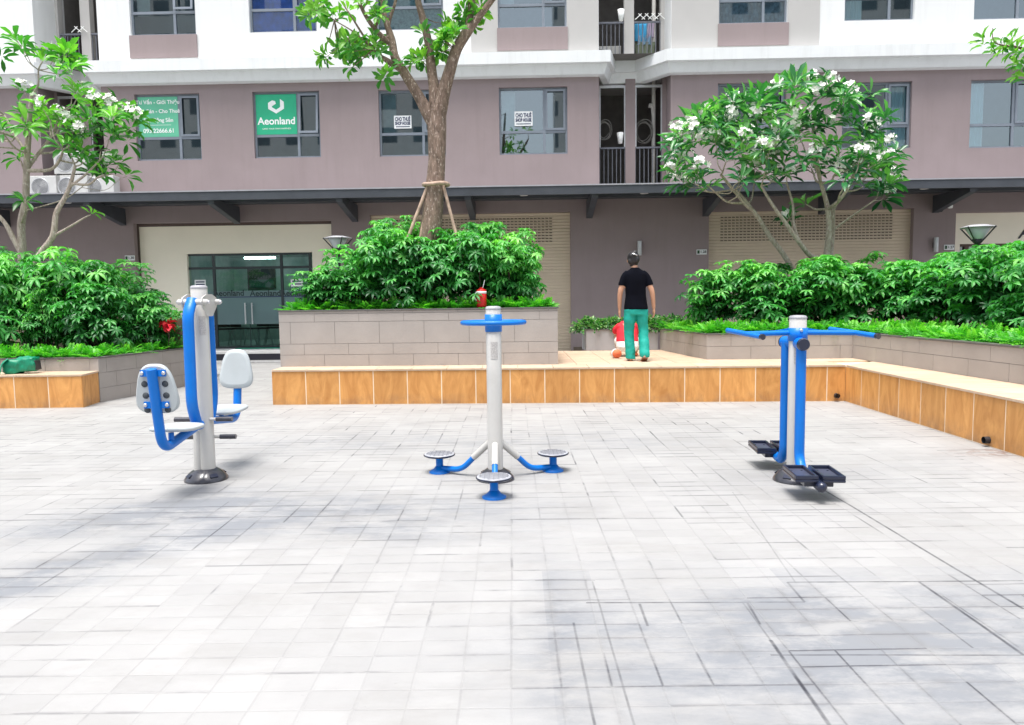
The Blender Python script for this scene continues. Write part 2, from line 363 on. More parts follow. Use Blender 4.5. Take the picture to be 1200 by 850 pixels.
# paving
def paving():
    m, t, b = newmat('stone_paving')
    g = N(t, 'ShaderNodeNewGeometry'); pos = g.outputs['Position']
    wob = N(t, 'ShaderNodeTexNoise'); wob.inputs['Scale'].default_value = .6; wob.inputs['Detail'].default_value = 3
    t.links.new(pos, wob.inputs['Vector'])
    wv = N(t, 'ShaderNodeVectorMath', operation='MULTIPLY_ADD'); t.links.new(wob.outputs['Color'], wv.inputs[0])
    wv.inputs[1].default_value = (.03, .03, 0); t.links.new(pos, wv.inputs[2])
    sp = N(t, 'ShaderNodeSeparateXYZ'); t.links.new(wv.outputs[0], sp.inputs[0])
    X, Y = sp.outputs[0], sp.outputs[1]
    TW, TH = .18, .128
    v = mth(t, 'DIVIDE', Y, TH); vf = mth(t, 'FLOOR', v)
    # rows pair up at random so some stones are double
    u = mth(t, 'DIVIDE', X, TW)
    wn0 = N(t, 'ShaderNodeTexWhiteNoise', noise_dimensions='1D'); t.links.new(mth(t, 'FLOOR', mth(t, 'DIVIDE', vf, 3)), wn0.inputs['W'])
    uf = mth(t, 'FLOOR', u)
    def white(a, b_, s):
        c = N(t, 'ShaderNodeCombineXYZ'); t.links.new(a, c.inputs[0]); t.links.new(b_, c.inputs[1]); c.inputs[2].default_value = s
        n = N(t, 'ShaderNodeTexWhiteNoise', noise_dimensions='3D'); t.links.new(c.outputs[0], n.inputs[0]); return n.outputs[0]
    fu = mth(t, 'FRACT', u); fv = mth(t, 'FRACT', v)
    # distance to edge in metres
    du = mth(t, 'MULTIPLY', mth(t, 'MINIMUM', fu, mth(t, 'SUBTRACT', 1, fu)), TW)
    dv = mth(t, 'MULTIPLY', mth(t, 'MINIMUM', fv, mth(t, 'SUBTRACT', 1, fv)), TH)
    ui = mth(t, 'FLOOR', mth(t, 'ADD', u, .5)); vi = mth(t, 'FLOOR', mth(t, 'ADD', v, .5))
    ru = white(ui, mth(t, 'FLOOR', mth(t, 'DIVIDE', v, 2)), 3.3); rv = white(mth(t, 'FLOOR', mth(t, 'DIVIDE', u, 3)), vi, 8.1)
    def line(dd, wid):
        return mth(t, 'SUBTRACT', 1, mth(t, 'DIVIDE', dd, wid), True)
    lu = line(du, .0070); lv = line(dv, .0070); lvw = mth(t, 'MULTIPLY', line(dv, .013), 1.3, True); luw = mth(t, 'MULTIPLY', line(du, .010), 1.3, True)
    halo = mth(t, 'MAXIMUM', line(du, .03), line(dv, .03))
    mpz = N(t, 'ShaderNodeMapping'); mpz.inputs['Scale'].default_value = (1.1, 5, 1); t.links.new(pos, mpz.inputs[0])
    hst = ramp(t, nz(t, 1.5, 5, mpz.outputs[0], .7), .47, .56)
    hline = mth(t, 'MULTIPLY', mth(t, 'MULTIPLY', lvw, hst), ramp(t, rv, .3, .7))
    mpy = N(t, 'ShaderNodeMapping'); mpy.inputs['Scale'].default_value = (4, 1.2, 1); t.links.new(pos, mpy.inputs[0])
    vst = ramp(t, nz(t, 1.7, 4, mpy.outputs[0], .6), .52, .62)
    hline = mth(t, 'MAXIMUM', hline, mth(t, 'MULTIPLY', mth(t, 'MULTIPLY', luw, vst), ramp(t, ru, .4, .8)))
    ln = mth(t, 'MAXIMUM', mth(t, 'MULTIPLY', lu, mth(t, 'MULTIPLY', ramp(t, ru, .35, .95), 1)), mth(t, 'MULTIPLY', lv, ramp(t, rv, .35, .95)))
    lall = mth(t, 'MAXIMUM', lu, lv)
    # blue-grey shade around reflected sunlight, painted into the stones along with grime
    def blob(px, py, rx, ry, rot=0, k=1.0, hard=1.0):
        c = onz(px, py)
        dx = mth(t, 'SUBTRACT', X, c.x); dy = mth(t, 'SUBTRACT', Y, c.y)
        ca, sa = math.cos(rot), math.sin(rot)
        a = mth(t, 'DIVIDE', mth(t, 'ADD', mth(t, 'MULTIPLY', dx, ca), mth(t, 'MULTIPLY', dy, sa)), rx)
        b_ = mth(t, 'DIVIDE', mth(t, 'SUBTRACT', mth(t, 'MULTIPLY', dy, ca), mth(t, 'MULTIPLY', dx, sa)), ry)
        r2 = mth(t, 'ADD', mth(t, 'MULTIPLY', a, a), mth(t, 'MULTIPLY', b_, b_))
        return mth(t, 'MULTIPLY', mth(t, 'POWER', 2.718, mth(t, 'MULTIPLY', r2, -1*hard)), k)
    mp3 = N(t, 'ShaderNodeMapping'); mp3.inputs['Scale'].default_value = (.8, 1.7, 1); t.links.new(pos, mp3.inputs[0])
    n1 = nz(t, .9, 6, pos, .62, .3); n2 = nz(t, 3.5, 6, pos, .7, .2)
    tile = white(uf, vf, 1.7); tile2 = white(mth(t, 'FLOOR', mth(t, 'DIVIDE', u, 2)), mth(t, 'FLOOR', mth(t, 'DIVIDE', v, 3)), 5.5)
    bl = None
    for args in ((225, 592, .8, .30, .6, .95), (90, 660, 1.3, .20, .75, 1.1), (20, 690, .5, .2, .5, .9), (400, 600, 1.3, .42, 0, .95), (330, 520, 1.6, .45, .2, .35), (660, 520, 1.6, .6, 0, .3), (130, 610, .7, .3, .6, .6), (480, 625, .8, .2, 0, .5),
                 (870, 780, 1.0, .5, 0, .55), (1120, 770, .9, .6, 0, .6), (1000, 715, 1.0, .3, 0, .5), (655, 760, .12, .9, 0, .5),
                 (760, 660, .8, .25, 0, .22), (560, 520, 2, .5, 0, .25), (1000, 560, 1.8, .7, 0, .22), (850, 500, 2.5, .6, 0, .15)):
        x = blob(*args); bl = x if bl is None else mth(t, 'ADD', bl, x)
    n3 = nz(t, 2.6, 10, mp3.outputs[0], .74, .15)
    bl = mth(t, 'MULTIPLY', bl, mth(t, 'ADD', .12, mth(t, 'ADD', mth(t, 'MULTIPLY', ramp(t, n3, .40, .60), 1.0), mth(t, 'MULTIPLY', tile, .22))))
    # block of painted blue-grey shade with a hard edge, bottom right
    c0 = onz(645, 682); c1 = onz(905, 704); 
    inb = mth(t, 'MULTIPLY', mth(t, 'GREATER_THAN', X, c0.x-.0), mth(t, 'LESS_THAN', Y, 3.44))
    inb = mth(t, 'MAXIMUM', inb, mth(t, 'MULTIPLY', mth(t, 'GREATER_THAN', X, 1.31), mth(t, 'LESS_THAN', Y, 3.70)))
    inb = mth(t, 'MAXIMUM', inb, mth(t, 'MULTIPLY', mth(t, 'LESS_THAN', mth(t, 'ABSOLUTE', mth(t, 'SUBTRACT', X, .27)), .12), mth(t, 'LESS_THAN', Y, 3.70)))
    inb = mth(t, 'MULTIPLY', inb, mth(t, 'GREATER_THAN', X, .15))
    fade = ramp(t, mth(t, 'ADD', Y, mth(t, 'MULTIPLY', n1, .8)), 0, 1)  # placeholder use
    dirt = mth(t, 'ADD', mth(t, 'MULTIPLY', bl, .9), mth(t, 'MULTIPLY', inb, mth(t, 'MULTIPLY', mth(t, 'ADD', mth(t, 'MULTIPLY', ramp(t, n3, .35, .65), .30), mth(t, 'MULTIPLY', tile2, .22)), .8)), True)  # sums the painted shade and grime patches with the hard-edged shade block
    base = ramp(t, n1, .3, .7, (.288, .285, .280), (.335, .332, .326))
    tl = mth(t, 'ADD', .94, mth(t, 'ADD', mth(t, 'MULTIPLY', tile, .08), mth(t, 'MULTIPLY', tile2, .05)))
    hs = N(t, 'ShaderNodeHueSaturation'); t.links.new(base, hs.inputs['Color']); t.links.new(tl, hs.inputs['Value'])
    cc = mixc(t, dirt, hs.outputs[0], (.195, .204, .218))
    grime = mth(t, 'MULTIPLY', halo, ramp(t, nz(t, 2.4, 7, pos, .7, .4), .46, .66))
    cc = mixc(t, mth(t, 'MULTIPLY', grime, mth(t, 'ADD', .10, mth(t, 'MULTIPLY', dirt, .5))), cc, (.13, .125, .125))
    mott = ramp(t, nz(t, 1.7, 9, mp3.outputs[0], .72, .3), .48, .70)
    cc = mixc(t, mth(t, 'MULTIPLY', mott, .34), cc, (.215, .205, .19))
    # speckle
    spk = ramp(t, nz(t, 70, 3, pos, .6), .62, .75)
    cc = mixc(t, mth(t, 'MULTIPLY', spk, mth(t, 'ADD', .06, mth(t, 'MULTIPLY', dirt, .2))), cc, (.18, .18, .19))
    pock = ramp(t, nz(t, 26, 2, pos, .5), .74, .78)
    cc = mixc(t, mth(t, 'MULTIPLY', pock, mth(t, 'ADD', .12, mth(t, 'MULTIPLY', dirt, .3))), cc, (.12, .115, .12))
    # joints: pale where clean, black in grime and the painted shade
    jn = ramp(t, nz(t, 1.3, 5, pos, .65, .4), .42, .64)
    far = ramp(t, mth(t, 'MULTIPLY', Y, .1), .30, .75, (.10,.10,.10), (.6,.6,.6))
    jk = mth(t, 'ADD', mth(t, 'MULTIPLY', jn, far), mth(t, 'MULTIPLY', dirt, .95), True)
    cc = mixc(t, mth(t, 'MULTIPLY', lall, mth(t, 'ADD', .03, mth(t, 'MULTIPLY', n2, .16))), cc, (.25, .245, .24))
    cc = mixc(t, mth(t, 'MAXIMUM', mth(t, 'MULTIPLY', ln, jk), mth(t, 'MULTIPLY', hline, mth(t, 'ADD', .22, mth(t, 'MULTIPLY', far, 1.1), True))), cc, (.035, .035, .045))
    # dark continuous joints of the old slab edges
    def seg(a, b_, wid, s):
        a = onz(*a); b_ = onz(*b_); dv_ = (b_-a); L = dv_.length; dx_, dy_ = dv_.x/L, dv_.y/L
        px_ = mth(t, 'SUBTRACT', X, a.x); py_ = mth(t, 'SUBTRACT', Y, a.y)
        al = mth(t, 'ADD', mth(t, 'MULTIPLY', px_, dx_), mth(t, 'MULTIPLY', py_, dy_))
        ac = mth(t, 'ABSOLUTE', mth(t, 'SUBTRACT', mth(t, 'MULTIPLY', px_, dy_), mth(t, 'MULTIPLY', py_, dx_)))
        inn = mth(t, 'MULTIPLY', mth(t, 'GREATER_THAN', al, 0), mth(t, 'LESS_THAN', al, L))
        return mth(t, 'MULTIPLY', mth(t, 'MULTIPLY', mth(t, 'MULTIPLY', line(ac, wid*1.05), 1.5, True), inn), s)
    sg = None
    for a, b_, wd, s in (((965, 572), (1200, 712), .010, .85), ((690, 705), (945, 704), .008, .7), ((925, 681), (1200, 679), .008, .75),
                     ((925, 681), (945, 704), .008, .8), ((905, 748), (977, 850), .010, .9), ((872, 704), (905, 748), .006, .4), ((1078, 680), (1200, 766), .010, .8),
                     ((600, 608), (870, 606), .010, .5), ((800, 600), (1200, 600), .009, .45), ((905, 765), (1200, 766), .007, .6),
                     ((697, 680), (750, 850), .006, .5), ((676, 728), (704, 850), .007, .6), ((752, 706), (762, 732), .008, .7), ((878, 705), (893, 730), .008, .7), ((630, 679), (700, 679), .006, .5), ((860, 576), (935, 682), .006, .35), ((900, 576), (1200, 575), .008, .35)):
        x = seg(a, b_, wd, s); sg = x if sg is None else mth(t, 'MAXIMUM', sg, x)
    brk = ramp(t, nz(t, 5, 4, pos, .7), .35, .6, (.35,.35,.35), (1.0,1.0,1.0))
    cc = mixc(t, mth(t, 'MULTIPLY', sg, brk, True), cc, (.02, .02, .028))
    # brown stain by drain
    st = mth(t, 'MULTIPLY', blob(1172, 530, .35, .16, 0, 1.0), ramp(t, nz(t, 9, 5, pos, .7), .48, .54))
    cc = mixc(t, mth(t, 'MULTIPLY', st, .7), cc, (.16, .09, .07))
    t.links.new(cc, b.inputs['Base Color']); b.inputs['Roughness'].default_value = .62
    b.inputs['Specular IOR Level'].default_value = .35
    h = mth(t, 'SUBTRACT', mth(t, 'ADD', mth(t, 'MULTIPLY', nz(t, 45, 5, pos, .65), .25), mth(t, 'MULTIPLY', tile, .12)), mth(t, 'MULTIPLY', lall, .8))
    bn = N(t, 'ShaderNodeBump'); bn.inputs['Strength'].default_value = .35; bn.inputs['Distance'].default_value = .006
    t.links.new(h, bn.inputs['Height']); t.links.new(bn.outputs[0], b.inputs['Normal'])
    return m
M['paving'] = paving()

# ------------------------------------------------------------------ ground
g = MB(); g.add([(-60, -60, 0), (60, -60, 0), (60, 60, 0), (-60, 60, 0)], [(0, 1, 2, 3)])
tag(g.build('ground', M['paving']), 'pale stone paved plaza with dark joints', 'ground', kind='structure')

# ------------------------------------------------------------------ facade frame
BM = Matrix.Translation((0, 18, 0)) @ Matrix.Rotation(-.0226, 4, 'Z')
BI = BM.inverted()
def FP(px, py, dy=0.0):
    o = BI @ CAM; r = BI.to_3x3() @ ray(px, py); t = (dy-o.y)/r.y; p = o + r*t; return p
def FX(px, py=150, dy=0.0): return FP(px, py, dy).x
def FZ(py, px=600, dy=0.0): return FP(px, py, dy).z

bld = thing('apartment_building', 'mauve and white apartment building with shopfronts below a steel canopy', 'building', matrix=BM)
def wall_holes(mb, x0, x1, z0, z1, holes, y=0.0, depth=.18):
    xs = sorted(set([x0, x1] + [h[0] for h in holes] + [h[1] for h in holes])); xs = [x for x in xs if x0 <= x <= x1]
    zs = sorted(set([z0, z1] + [h[2] for h in holes] + [h[3] for h in holes])); zs = [z for z in zs if z0 <= z <= z1]
    for i in range(len(xs)-1):
        for j in range(len(zs)-1):
            cx, cz = (xs[i]+xs[i+1])/2, (zs[j]+zs[j+1])/2
            if any(h[0] < cx < h[1] and h[2] < cz < h[3] for h in holes): continue
            mb.add([(xs[i], y, zs[j]), (xs[i+1], y, zs[j]), (xs[i+1], y, zs[j+1]), (xs[i], y, zs[j+1])], [(0, 1, 2, 3)])
    for h in holes:
        a, b_, c, e = h[:4]; a = max(a, x0); b_ = min(b_, x1); c = max(c, z0); e = min(e, z1); Y2 = y+depth
        mb.add([(a, y, c), (a, Y2, c), (a, Y2, e), (a, y, e)], [(0, 1, 2, 3)])
        mb.add([(b_, y, c), (b_, y, e), (b_, Y2, e), (b_, Y2, c)], [(0, 1, 2, 3)])
        mb.add([(a, y, c), (b_, y, c), (b_, Y2, c), (a, Y2, c)], [(0, 1, 2, 3)])
        mb.add([(a, y, e), (a, Y2, e), (b_, Y2, e), (b_, y, e)], [(0, 1, 2, 3)])

XL, XR = -26, 24
bay1 = (FX(47), FX(121)); bay2 = (FX(702), FX(786)); BD = 1.25
Zcan = FZ(226, 600, 0)          # canopy meets the wall
Zc0 = FZ(91, 600); Zc1 = FZ(66, 600); ZT = 13.5
def rect(x0, y0, x1, y1):
    a = FP(x0, y1); b_ = FP(x1, y0); c = FP(x0, y0); e = FP(x1, y1)
    return ((a.x+c.x)/2, (b_.x+e.x)/2, (a.z+e.z)/2, (b_.z+c.z)/2)
low = [rect(159, 110, 235, 188), rect(297, 107, 375, 185), rect(444, 105, 522, 183), rect(585, 102, 665, 181),
       rect(841, 97, 921, 177), rect(987, 96, 1068, 174), rect(1137, 93, 1217, 173)]
dz = FZ(33, 600) - FZ(181.5, 600)
up = [(a, b_, c+dz, e+dz) for a, b_, c, e in low]
extra = [(XL+4+i*3.0, XL+5.6+i*3.0, low[0][2], low[0][3]) for i in range(3)] + [(low[6][1]+1.6+i*3.1, low[6][1]+3.2+i*3.1, low[6][2], low[6][3]) for i in range(3)]
upx = [(a, b_, c+dz, e+dz) for a, b_, c, e in extra]
# ground floor openings
cream1 = rect(161, 260, 391, 440); shut1 = rect(436, 250, 669, 440); shut2 = rect(830, 246, 1068, 440); cream2 = rect(1117, 247, 1400, 440)
gh = [(r[0], r[1], 0, r[3]) for r in (cream1, shut1, shut2, cream2)]
mb = MB(); wall_holes(mb, XL, XR, 0, Zcan+.1, gh, 0, .22); 
for a, b_ in ((XL, bay1[0]), (bay1[1], bay2[0]), (bay2[1], XR)):
    hs = [h for h in low+extra if h[0] > a and h[1] < b_]
    wall_holes(mb, a, b_, Zcan+.1, Zc0+.1, hs, 0, .16)
for a, b_ in (bay1, bay2):      # bay side walls
    mb.add([(a, 0, Zcan+.1), (a, BD, Zcan+.1), (a, BD, Zc0+.3), (a, 0, Zc0+.3)], [(0, 1, 2, 3)])
    mb.add([(b_, 0, Zcan+.1), (b_, 0, Zc0+.3), (b_, BD, Zc0+.3), (b_, BD, Zcan+.1)], [(0, 1, 2, 3)])
    mb.box(a, b_, 0, BD, Zcan, Zcan+.12)
mb.build('lower_wall', M['mauve'], bld)
mb = MB()
for a, b_ in ((XL, bay1[0]), (bay1[1], bay2[0]), (bay2[1], XR)):
    hs = [h for h in up+upx if h[0] > a and h[1] < b_]
    wall_holes(mb, a, b_, Zc0+.1, ZT, hs, 0, .16)
for a, b_ in (bay1, bay2):
    mb.add([(a, 0, Zc0+.3), (a, BD, Zc0+.3), (a, BD, ZT), (a, 0, ZT)], [(0, 1, 2, 3)])
    mb.add([(b_, 0, Zc0+.3), (b_, 0, ZT), (b_, BD, ZT), (b_, BD, Zc0+.3)], [(0, 1, 2, 3)])
mb.add([(XL, 0, ZT), (XR, 0, ZT), (XR, 14, ZT), (XL, 14, ZT)], [(0, 1, 2, 3)])
mb.add([(XL, 0, 0), (XL, 0, ZT), (XL, 14, ZT), (XL, 14, 0)], [(0, 1, 2, 3)])
mb.add([(XR, 0, 0), (XR, 14, 0), (XR, 14, ZT), (XR, 0, ZT)], [(0, 1, 2, 3)])
mb.build('upper_wall', M['white_wall'], bld)
# coloured wall zones
def zone(x0, x1, hole, z0=Zc1, z1=ZT):
    z = MB(); wall_holes(z, x0, x1, z0, z1, [hole], -.02, .02)
    z.add([(x0, -.02, z0), (x0, -.02, z1), (x0, 0, z1), (x0, 0, z0)], [(0, 1, 2, 3)])
    z.add([(x1, -.02, z0), (x1, 0, z0), (x1, 0, z1), (x1, -.02, z1)], [(0, 1, 2, 3)])
    z.build('grey_wall_strip', M['grey_wall'], bld)
zone(FX(552, 40), bay2[0]-.01, up[3]); zone(bay2[1]+.01, FX(960, 40), up[4])
for i in (0, 3, 4):
    p = MB(); u_ = up[i]; p.box(u_[0]-.02, u_[1]+.02, -.045, -.022 if i else -.001, Zc1+.12, u_[2]-.01)
    p.build('spandrel_panel', M['mauve'], bld)
# cornice following the bays
prof = [(0, Zc0-.02), (-.14, Zc0), (-.155, Zc0+.03), (-.22, Zc0+.19), (-.225, Zc0+.21), (-.31, Zc0+.225), (-.31, Zc1+.0), (-.0, Zc1+.03)]
path = [(XL, 0)]
for a, b_ in (bay1, bay2):
    k = .33
    e1_, e2_ = (.62, .2) if b_ < 0 else (.2, .62)
    path += [(a, 0), (a+e1_, .8), (b_-e2_, .8), (b_, 0)]
path += [(XR, 0)]
def cornice(path):
    c = MB(); n = len(path); rows = []
    for i, (x, y) in enumerate(path):
        def nrm(a, b_):
            dx, dy = b_[0]-a[0], b_[1]-a[1]; L = math.hypot(dx, dy); return Vector((dy/L, -dx/L))
        n1_ = nrm(path[max(i-1, 0)], path[max(i, 1)]); n2_ = nrm(path[min(i, n-2)], path[min(i+1, n-1)])
        nn = (n1_+n2_); nn = nn/ (nn.length*max(.5, nn.normalized().dot(n1_)))
        rows.append([(x - nn.x*py_, y - nn.y*py_, z) for py_, z in prof])
    for i in range(n-1):
        for k in range(len(prof)-1):
            c.add([rows[i][k], rows[i+1][k], rows[i+1][k+1], rows[i][k+1]], [(0, 1, 2, 3)])
    return c
cornice(path).build('cornice', M['cornice'], bld)
# bay interiors + railings
def railing(name, x0, x1, y, z0, z1, parent, n):
    r = MB(); r.box(x0, x1, y-.025, y+.025, z1-.04, z1); r.box(x0, x1, y-.015, y+.015, z0+.05, z0+.08)
    for i in range(n+1):
        xx = x0+.01+(x1-x0-.02)*i/n; r.box(xx-.009, xx+.009, y-.009, y+.009, z0, z1-.04)
    return r.build(name, M['rail'], parent)
for bi, (a, b_) in enumerate((bay1, bay2)):
    for lv in range(2):
        z0 = Zcan+.12 if lv == 0 else Zc1+.0; z1 = Zc0+.25 if lv == 0 else ZT
        zf = z0 if lv == 0 else z0+.02
        wm = M['mauve'] if lv == 0 else M['grey_wall']
        p = MB(); mid = (a+b_)/2 - .02; py0 = .62 if lv == 0 else .86
        p.box(mid-.12, mid+.12, py0, py0+.2, z0, z1); p.box(a, a+.07, py0, py0+.2, z0, z1); p.box(b_-.09, b_, py0, py0+.2, z0, z1)
        if lv == 1: p.box(a, b_, .8, BD+2, z0-.3, z0)
        p.build('balcony_pillar', wm, bld)
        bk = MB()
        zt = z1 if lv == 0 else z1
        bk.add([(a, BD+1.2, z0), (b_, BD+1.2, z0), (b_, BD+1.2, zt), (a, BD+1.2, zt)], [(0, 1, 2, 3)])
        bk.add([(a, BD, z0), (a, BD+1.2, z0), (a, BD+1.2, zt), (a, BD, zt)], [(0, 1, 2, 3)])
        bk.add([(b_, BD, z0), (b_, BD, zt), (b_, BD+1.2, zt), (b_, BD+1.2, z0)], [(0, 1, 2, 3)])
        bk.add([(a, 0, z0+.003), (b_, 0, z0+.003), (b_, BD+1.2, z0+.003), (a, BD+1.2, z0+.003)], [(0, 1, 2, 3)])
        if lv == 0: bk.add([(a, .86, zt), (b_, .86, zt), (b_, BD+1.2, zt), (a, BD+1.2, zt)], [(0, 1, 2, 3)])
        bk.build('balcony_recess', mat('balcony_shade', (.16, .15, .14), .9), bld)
        if lv == 1:
            s_ = MB(); s_.box(a, b_, BD+.1, BD+1.2, z0+2.75, z0+3.0); s_.build('balcony_slab', M['white_wall'], bld)
        for (p0, p1) in ((a+.07, mid-.12), (mid+.12, b_-.09)):
            rl = railing('balcony_railing', p0, p1, py0+.05, zf, zf+1.03, bld, 6)
        if lv == 0:
            fr = MB()
            for (p0, p1) in ((a+.07, mid-.12), (mid+.12, b_-.09)):
                fr.box(p0, p1, py0+.02, py0+.06, z1-.36, z1-.30); fr.box(p0, p0+.03, py0+.02, py0+.06, zf+1.03, z1-.36); fr.box(p1-.03, p1, py0+.02, py0+.06, zf+1.03, z1-.36)
            fr.build('balcony_frame', M['pale_metal'], bld)
        pp = MB(); xx = b_-.22
        pp.tube([(xx, 1.1, zf), (xx, 1.1, zf+3.0)], .05, 12); pp.tube(arc_pts([(xx-.02, 1.1, zf+1.9), (xx-.05, 1.05, zf+2.12), (xx-.10, 1.05, zf+2.14), (xx-.11, 1.05, zf+2.06)], 4, .05), .035, 10)
        pp.build('drain_pipe', M['pipe'], bld)
# windows
def window(r, sash_open=False, curtain=None, tarp=False, dim=None):
    x0, x1, z0, z1 = r
    w_ = thing('window', None, None); del w_  # placeholder removed below
def make_window(r, style):
    x0, x1, z0, z1 = r; xm = x0+(x1-x0)*.66; zm = z0+(z1-z0)*.345; y = .08
    f = MB(); t_ = .045
    f.box(x0, x0+t_, y, y+.06, z0, z1); f.box(x1-t_, x1, y, y+.06, z0, z1); f.box(x0+t_, x1-t_, y, y+.06, z0, z0+t_); f.box(x0+t_, x1-t_, y, y+.06, z1-t_, z1)
    f.box(xm-.03, xm+.03, y-.003, y+.055, z0+t_, z1-t_); f.box(x0+t_, x1-t_, y-.006, y+.05, zm-.03, zm+.03)
    o = f.build('window', M['frame'], bld)
    gs = MB()
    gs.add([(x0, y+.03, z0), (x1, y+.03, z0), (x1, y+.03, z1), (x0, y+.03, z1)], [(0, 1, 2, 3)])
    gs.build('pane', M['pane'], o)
    s_ = MB(); a0, a1, b0, b1 = xm+.03, x1-t_, zm+.03, z1-t_
    tilt = .10 if style.get('open') else 0
    for (p, q, u_, v_) in ((a0, a0+.05, b0, b1), (a1-.05, a1, b0, b1), (a0+.05, a1-.05, b0, b0+.05), (a0+.05, a1-.05, b1-.05, b1)):
        vs_ = []
        for yy in (y-.028, y-.006):
            for (xx, zz) in ((p, u_), (q, u_), (q, v_), (p, v_)): vs_.append((xx, yy - tilt*(b1-zz)/(b1-b0), zz))
        s_.add(vs_, [(3, 2, 1, 0), (4, 5, 6, 7), (0, 1, 5, 4), (1, 2, 6, 5), (2, 3, 7, 6), (3, 0, 4, 7)])
    s_.build('sash', M['frame'], o)
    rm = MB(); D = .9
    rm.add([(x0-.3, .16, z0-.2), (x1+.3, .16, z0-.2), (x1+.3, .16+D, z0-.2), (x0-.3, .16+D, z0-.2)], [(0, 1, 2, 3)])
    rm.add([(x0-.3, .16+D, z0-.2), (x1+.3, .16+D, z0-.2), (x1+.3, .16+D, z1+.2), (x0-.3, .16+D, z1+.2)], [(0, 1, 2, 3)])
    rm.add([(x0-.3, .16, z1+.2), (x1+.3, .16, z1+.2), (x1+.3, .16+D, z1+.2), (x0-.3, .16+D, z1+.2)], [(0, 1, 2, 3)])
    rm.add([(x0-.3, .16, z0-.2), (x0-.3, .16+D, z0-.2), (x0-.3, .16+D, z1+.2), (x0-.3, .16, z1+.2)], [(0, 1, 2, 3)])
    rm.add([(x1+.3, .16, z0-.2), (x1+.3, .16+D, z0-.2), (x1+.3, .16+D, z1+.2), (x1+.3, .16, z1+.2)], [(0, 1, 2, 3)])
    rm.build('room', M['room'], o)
    def cloth(c0, c1, cz0, cz1, m, yy=.2, amp=.03, fr=9):
        c = MB(); n = 40
        pts = [(c0+(c1-c0)*i/n, yy+amp*math.sin(i*fr/n*2*math.pi*.8)+.4*amp*math.sin(i*2.1)) for i in range(n+1)]
        vs_ = [(x, y_, cz0) for x, y_ in pts]+[(x, y_, cz1) for x, y_ in pts]
        c.add(vs_, [(i, i+1, n+2+i, n+1+i) for i in range(n)], smooth=True); return c.build('curtain', m, o)
    if style.get('curtain'): cloth(x0+.03, x0+(x1-x0)*style['curtain'], z0+.03, z1-.03, M['curtain'])
    if style.get('right'): cloth(x1-(x1-x0)*style['right'], x1-.03, z0+.03, z1-.03, M['curtain'])
    if style.get('tarp'): cloth(x0+.03, x1-.03, z0+.03, z0+(z1-z0)*.75, M['blue_tarp'], .17, .015, 3)
    if style.get('stripe'): cloth(x0+.03, x1-.03, z0+.03, z1-.03, mat('blue_grey_curtain', (.22, .28, .36), .8, vary=.5, scale=9), .2, .045, 16)
    if style.get('lace'): cloth(x0+.03, x1-.03, z0+.03, z1-.03, mat('lace_screen', (.30, .38, .38), .8, vary=.5, scale=22), .2, .004, 3)
    if style.get('panel'):
        p = MB(); p.box(x0+.06, x0+.06+(x1-x0)*.2, .25, .27, zm, z1-.05); p.build('blind', mat('grey_blind', (.42, .42, .4), .8), o)
    return o
styles_low = [dict(), dict(open=1), dict(panel=1), dict(panel=1), dict(), dict(right=.35), dict(curtain=.26)]
for r, s_ in zip(low, styles_low): make_window(r, s_)
styles_up = [dict(panel=1, open=1), dict(tarp=1), dict(lace=1), dict(panel=1), dict(stripe=1), dict(curtain=.3), dict()]
for r, s_ in zip(up, styles_up): make_window(r, s_)
for r in extra+upx: make_window(r, dict(curtain=.3))

# text helper: flat lettering as mesh on the facade (x right, z up)
def text_obj(name, txt, mtl, size, parent, loc, align='CENTER', bold=0, mat_world=None, rx=math.pi/2, sx=1.0, shear=0, fit=None):
    c = bpy.data.curves.new(name, 'FONT'); c.body = txt; c.size = size; c.align_x = align; c.align_y = 'CENTER'
    c.offset = bold; c.extrude = .001; c.shear = shear
    o = bpy.data.objects.new(name, c); col.objects.link(o)
    dg = bpy.context.evaluated_depsgraph_get(); dg.update()
    me = bpy.data.meshes.new_from_object(o.evaluated_get(dg)); col.objects.unlink(o); bpy.data.objects.remove(o)
    me.materials.clear(); me.materials.append(mtl)
    if fit:
        wd = max(v.co.x for v in me.vertices)-min(v.co.x for v in me.vertices); sx = fit/wd
    o = bpy.data.objects.new(name, me); col.objects.link(o); o.parent = parent
    o.location = loc; o.rotation_euler = (rx, 0, 0); o.scale = (sx, 1, 1); return o

def fac_thing(name, label, cat, px, py, dy, group=None):
    p = FP(px, py, dy); return thing(name, label, cat, matrix=BM @ Matrix.Translation(p), group=group), p
# banners inside the windows' top left light
def banner(win, label, green):
    x0, x1, z0, z1 = win; xa, xb = x0+.05, x0+(x1-x0)*.66-.03; za, zb = z0+(z1-z0)*.345+.03, z1-.05
    cx, cz = (xa+xb)/2, (za+zb)/2
    t_ = thing('window_banner', label, 'banner', matrix=BM @ Matrix.Translation((cx, .075, cz)))
    s_ = MB(); s_.box(xa-cx, xb-cx, -.006, .006, za-cz, zb-cz); s_.build('sheet', M[green], t_)
    return t_, (xb-xa)
b1_, bw = banner(low[0], 'pale green window banner with four lines of white lettering', 'pale_green_banner')
for i, (s_, z) in enumerate((('Tư Vấn - Giới Thiệu', .34), ('Mua Bán - Cho Thuê', .13), ('Bất Động Sản', -.08), ('093.22666.61', -.33))):
    text_obj('lettering', s_, M['white_ink'], .125 if i < 3 else .14, b1_, (0, -.009, z), bold=.002)
l_ = MB(); l_.box(-.3, .3, -.0085, -.0065, -.195, -.188); l_.build('rule_line', M['white_ink'], b1_)
b2_, bw = banner(low[1], 'bright green window banner with white folded emblem and shop name', 'green_banner')
text_obj('lettering', 'Aeonland', M['white_ink'], .235, b2_, (0, -.009, -.16), bold=.005)
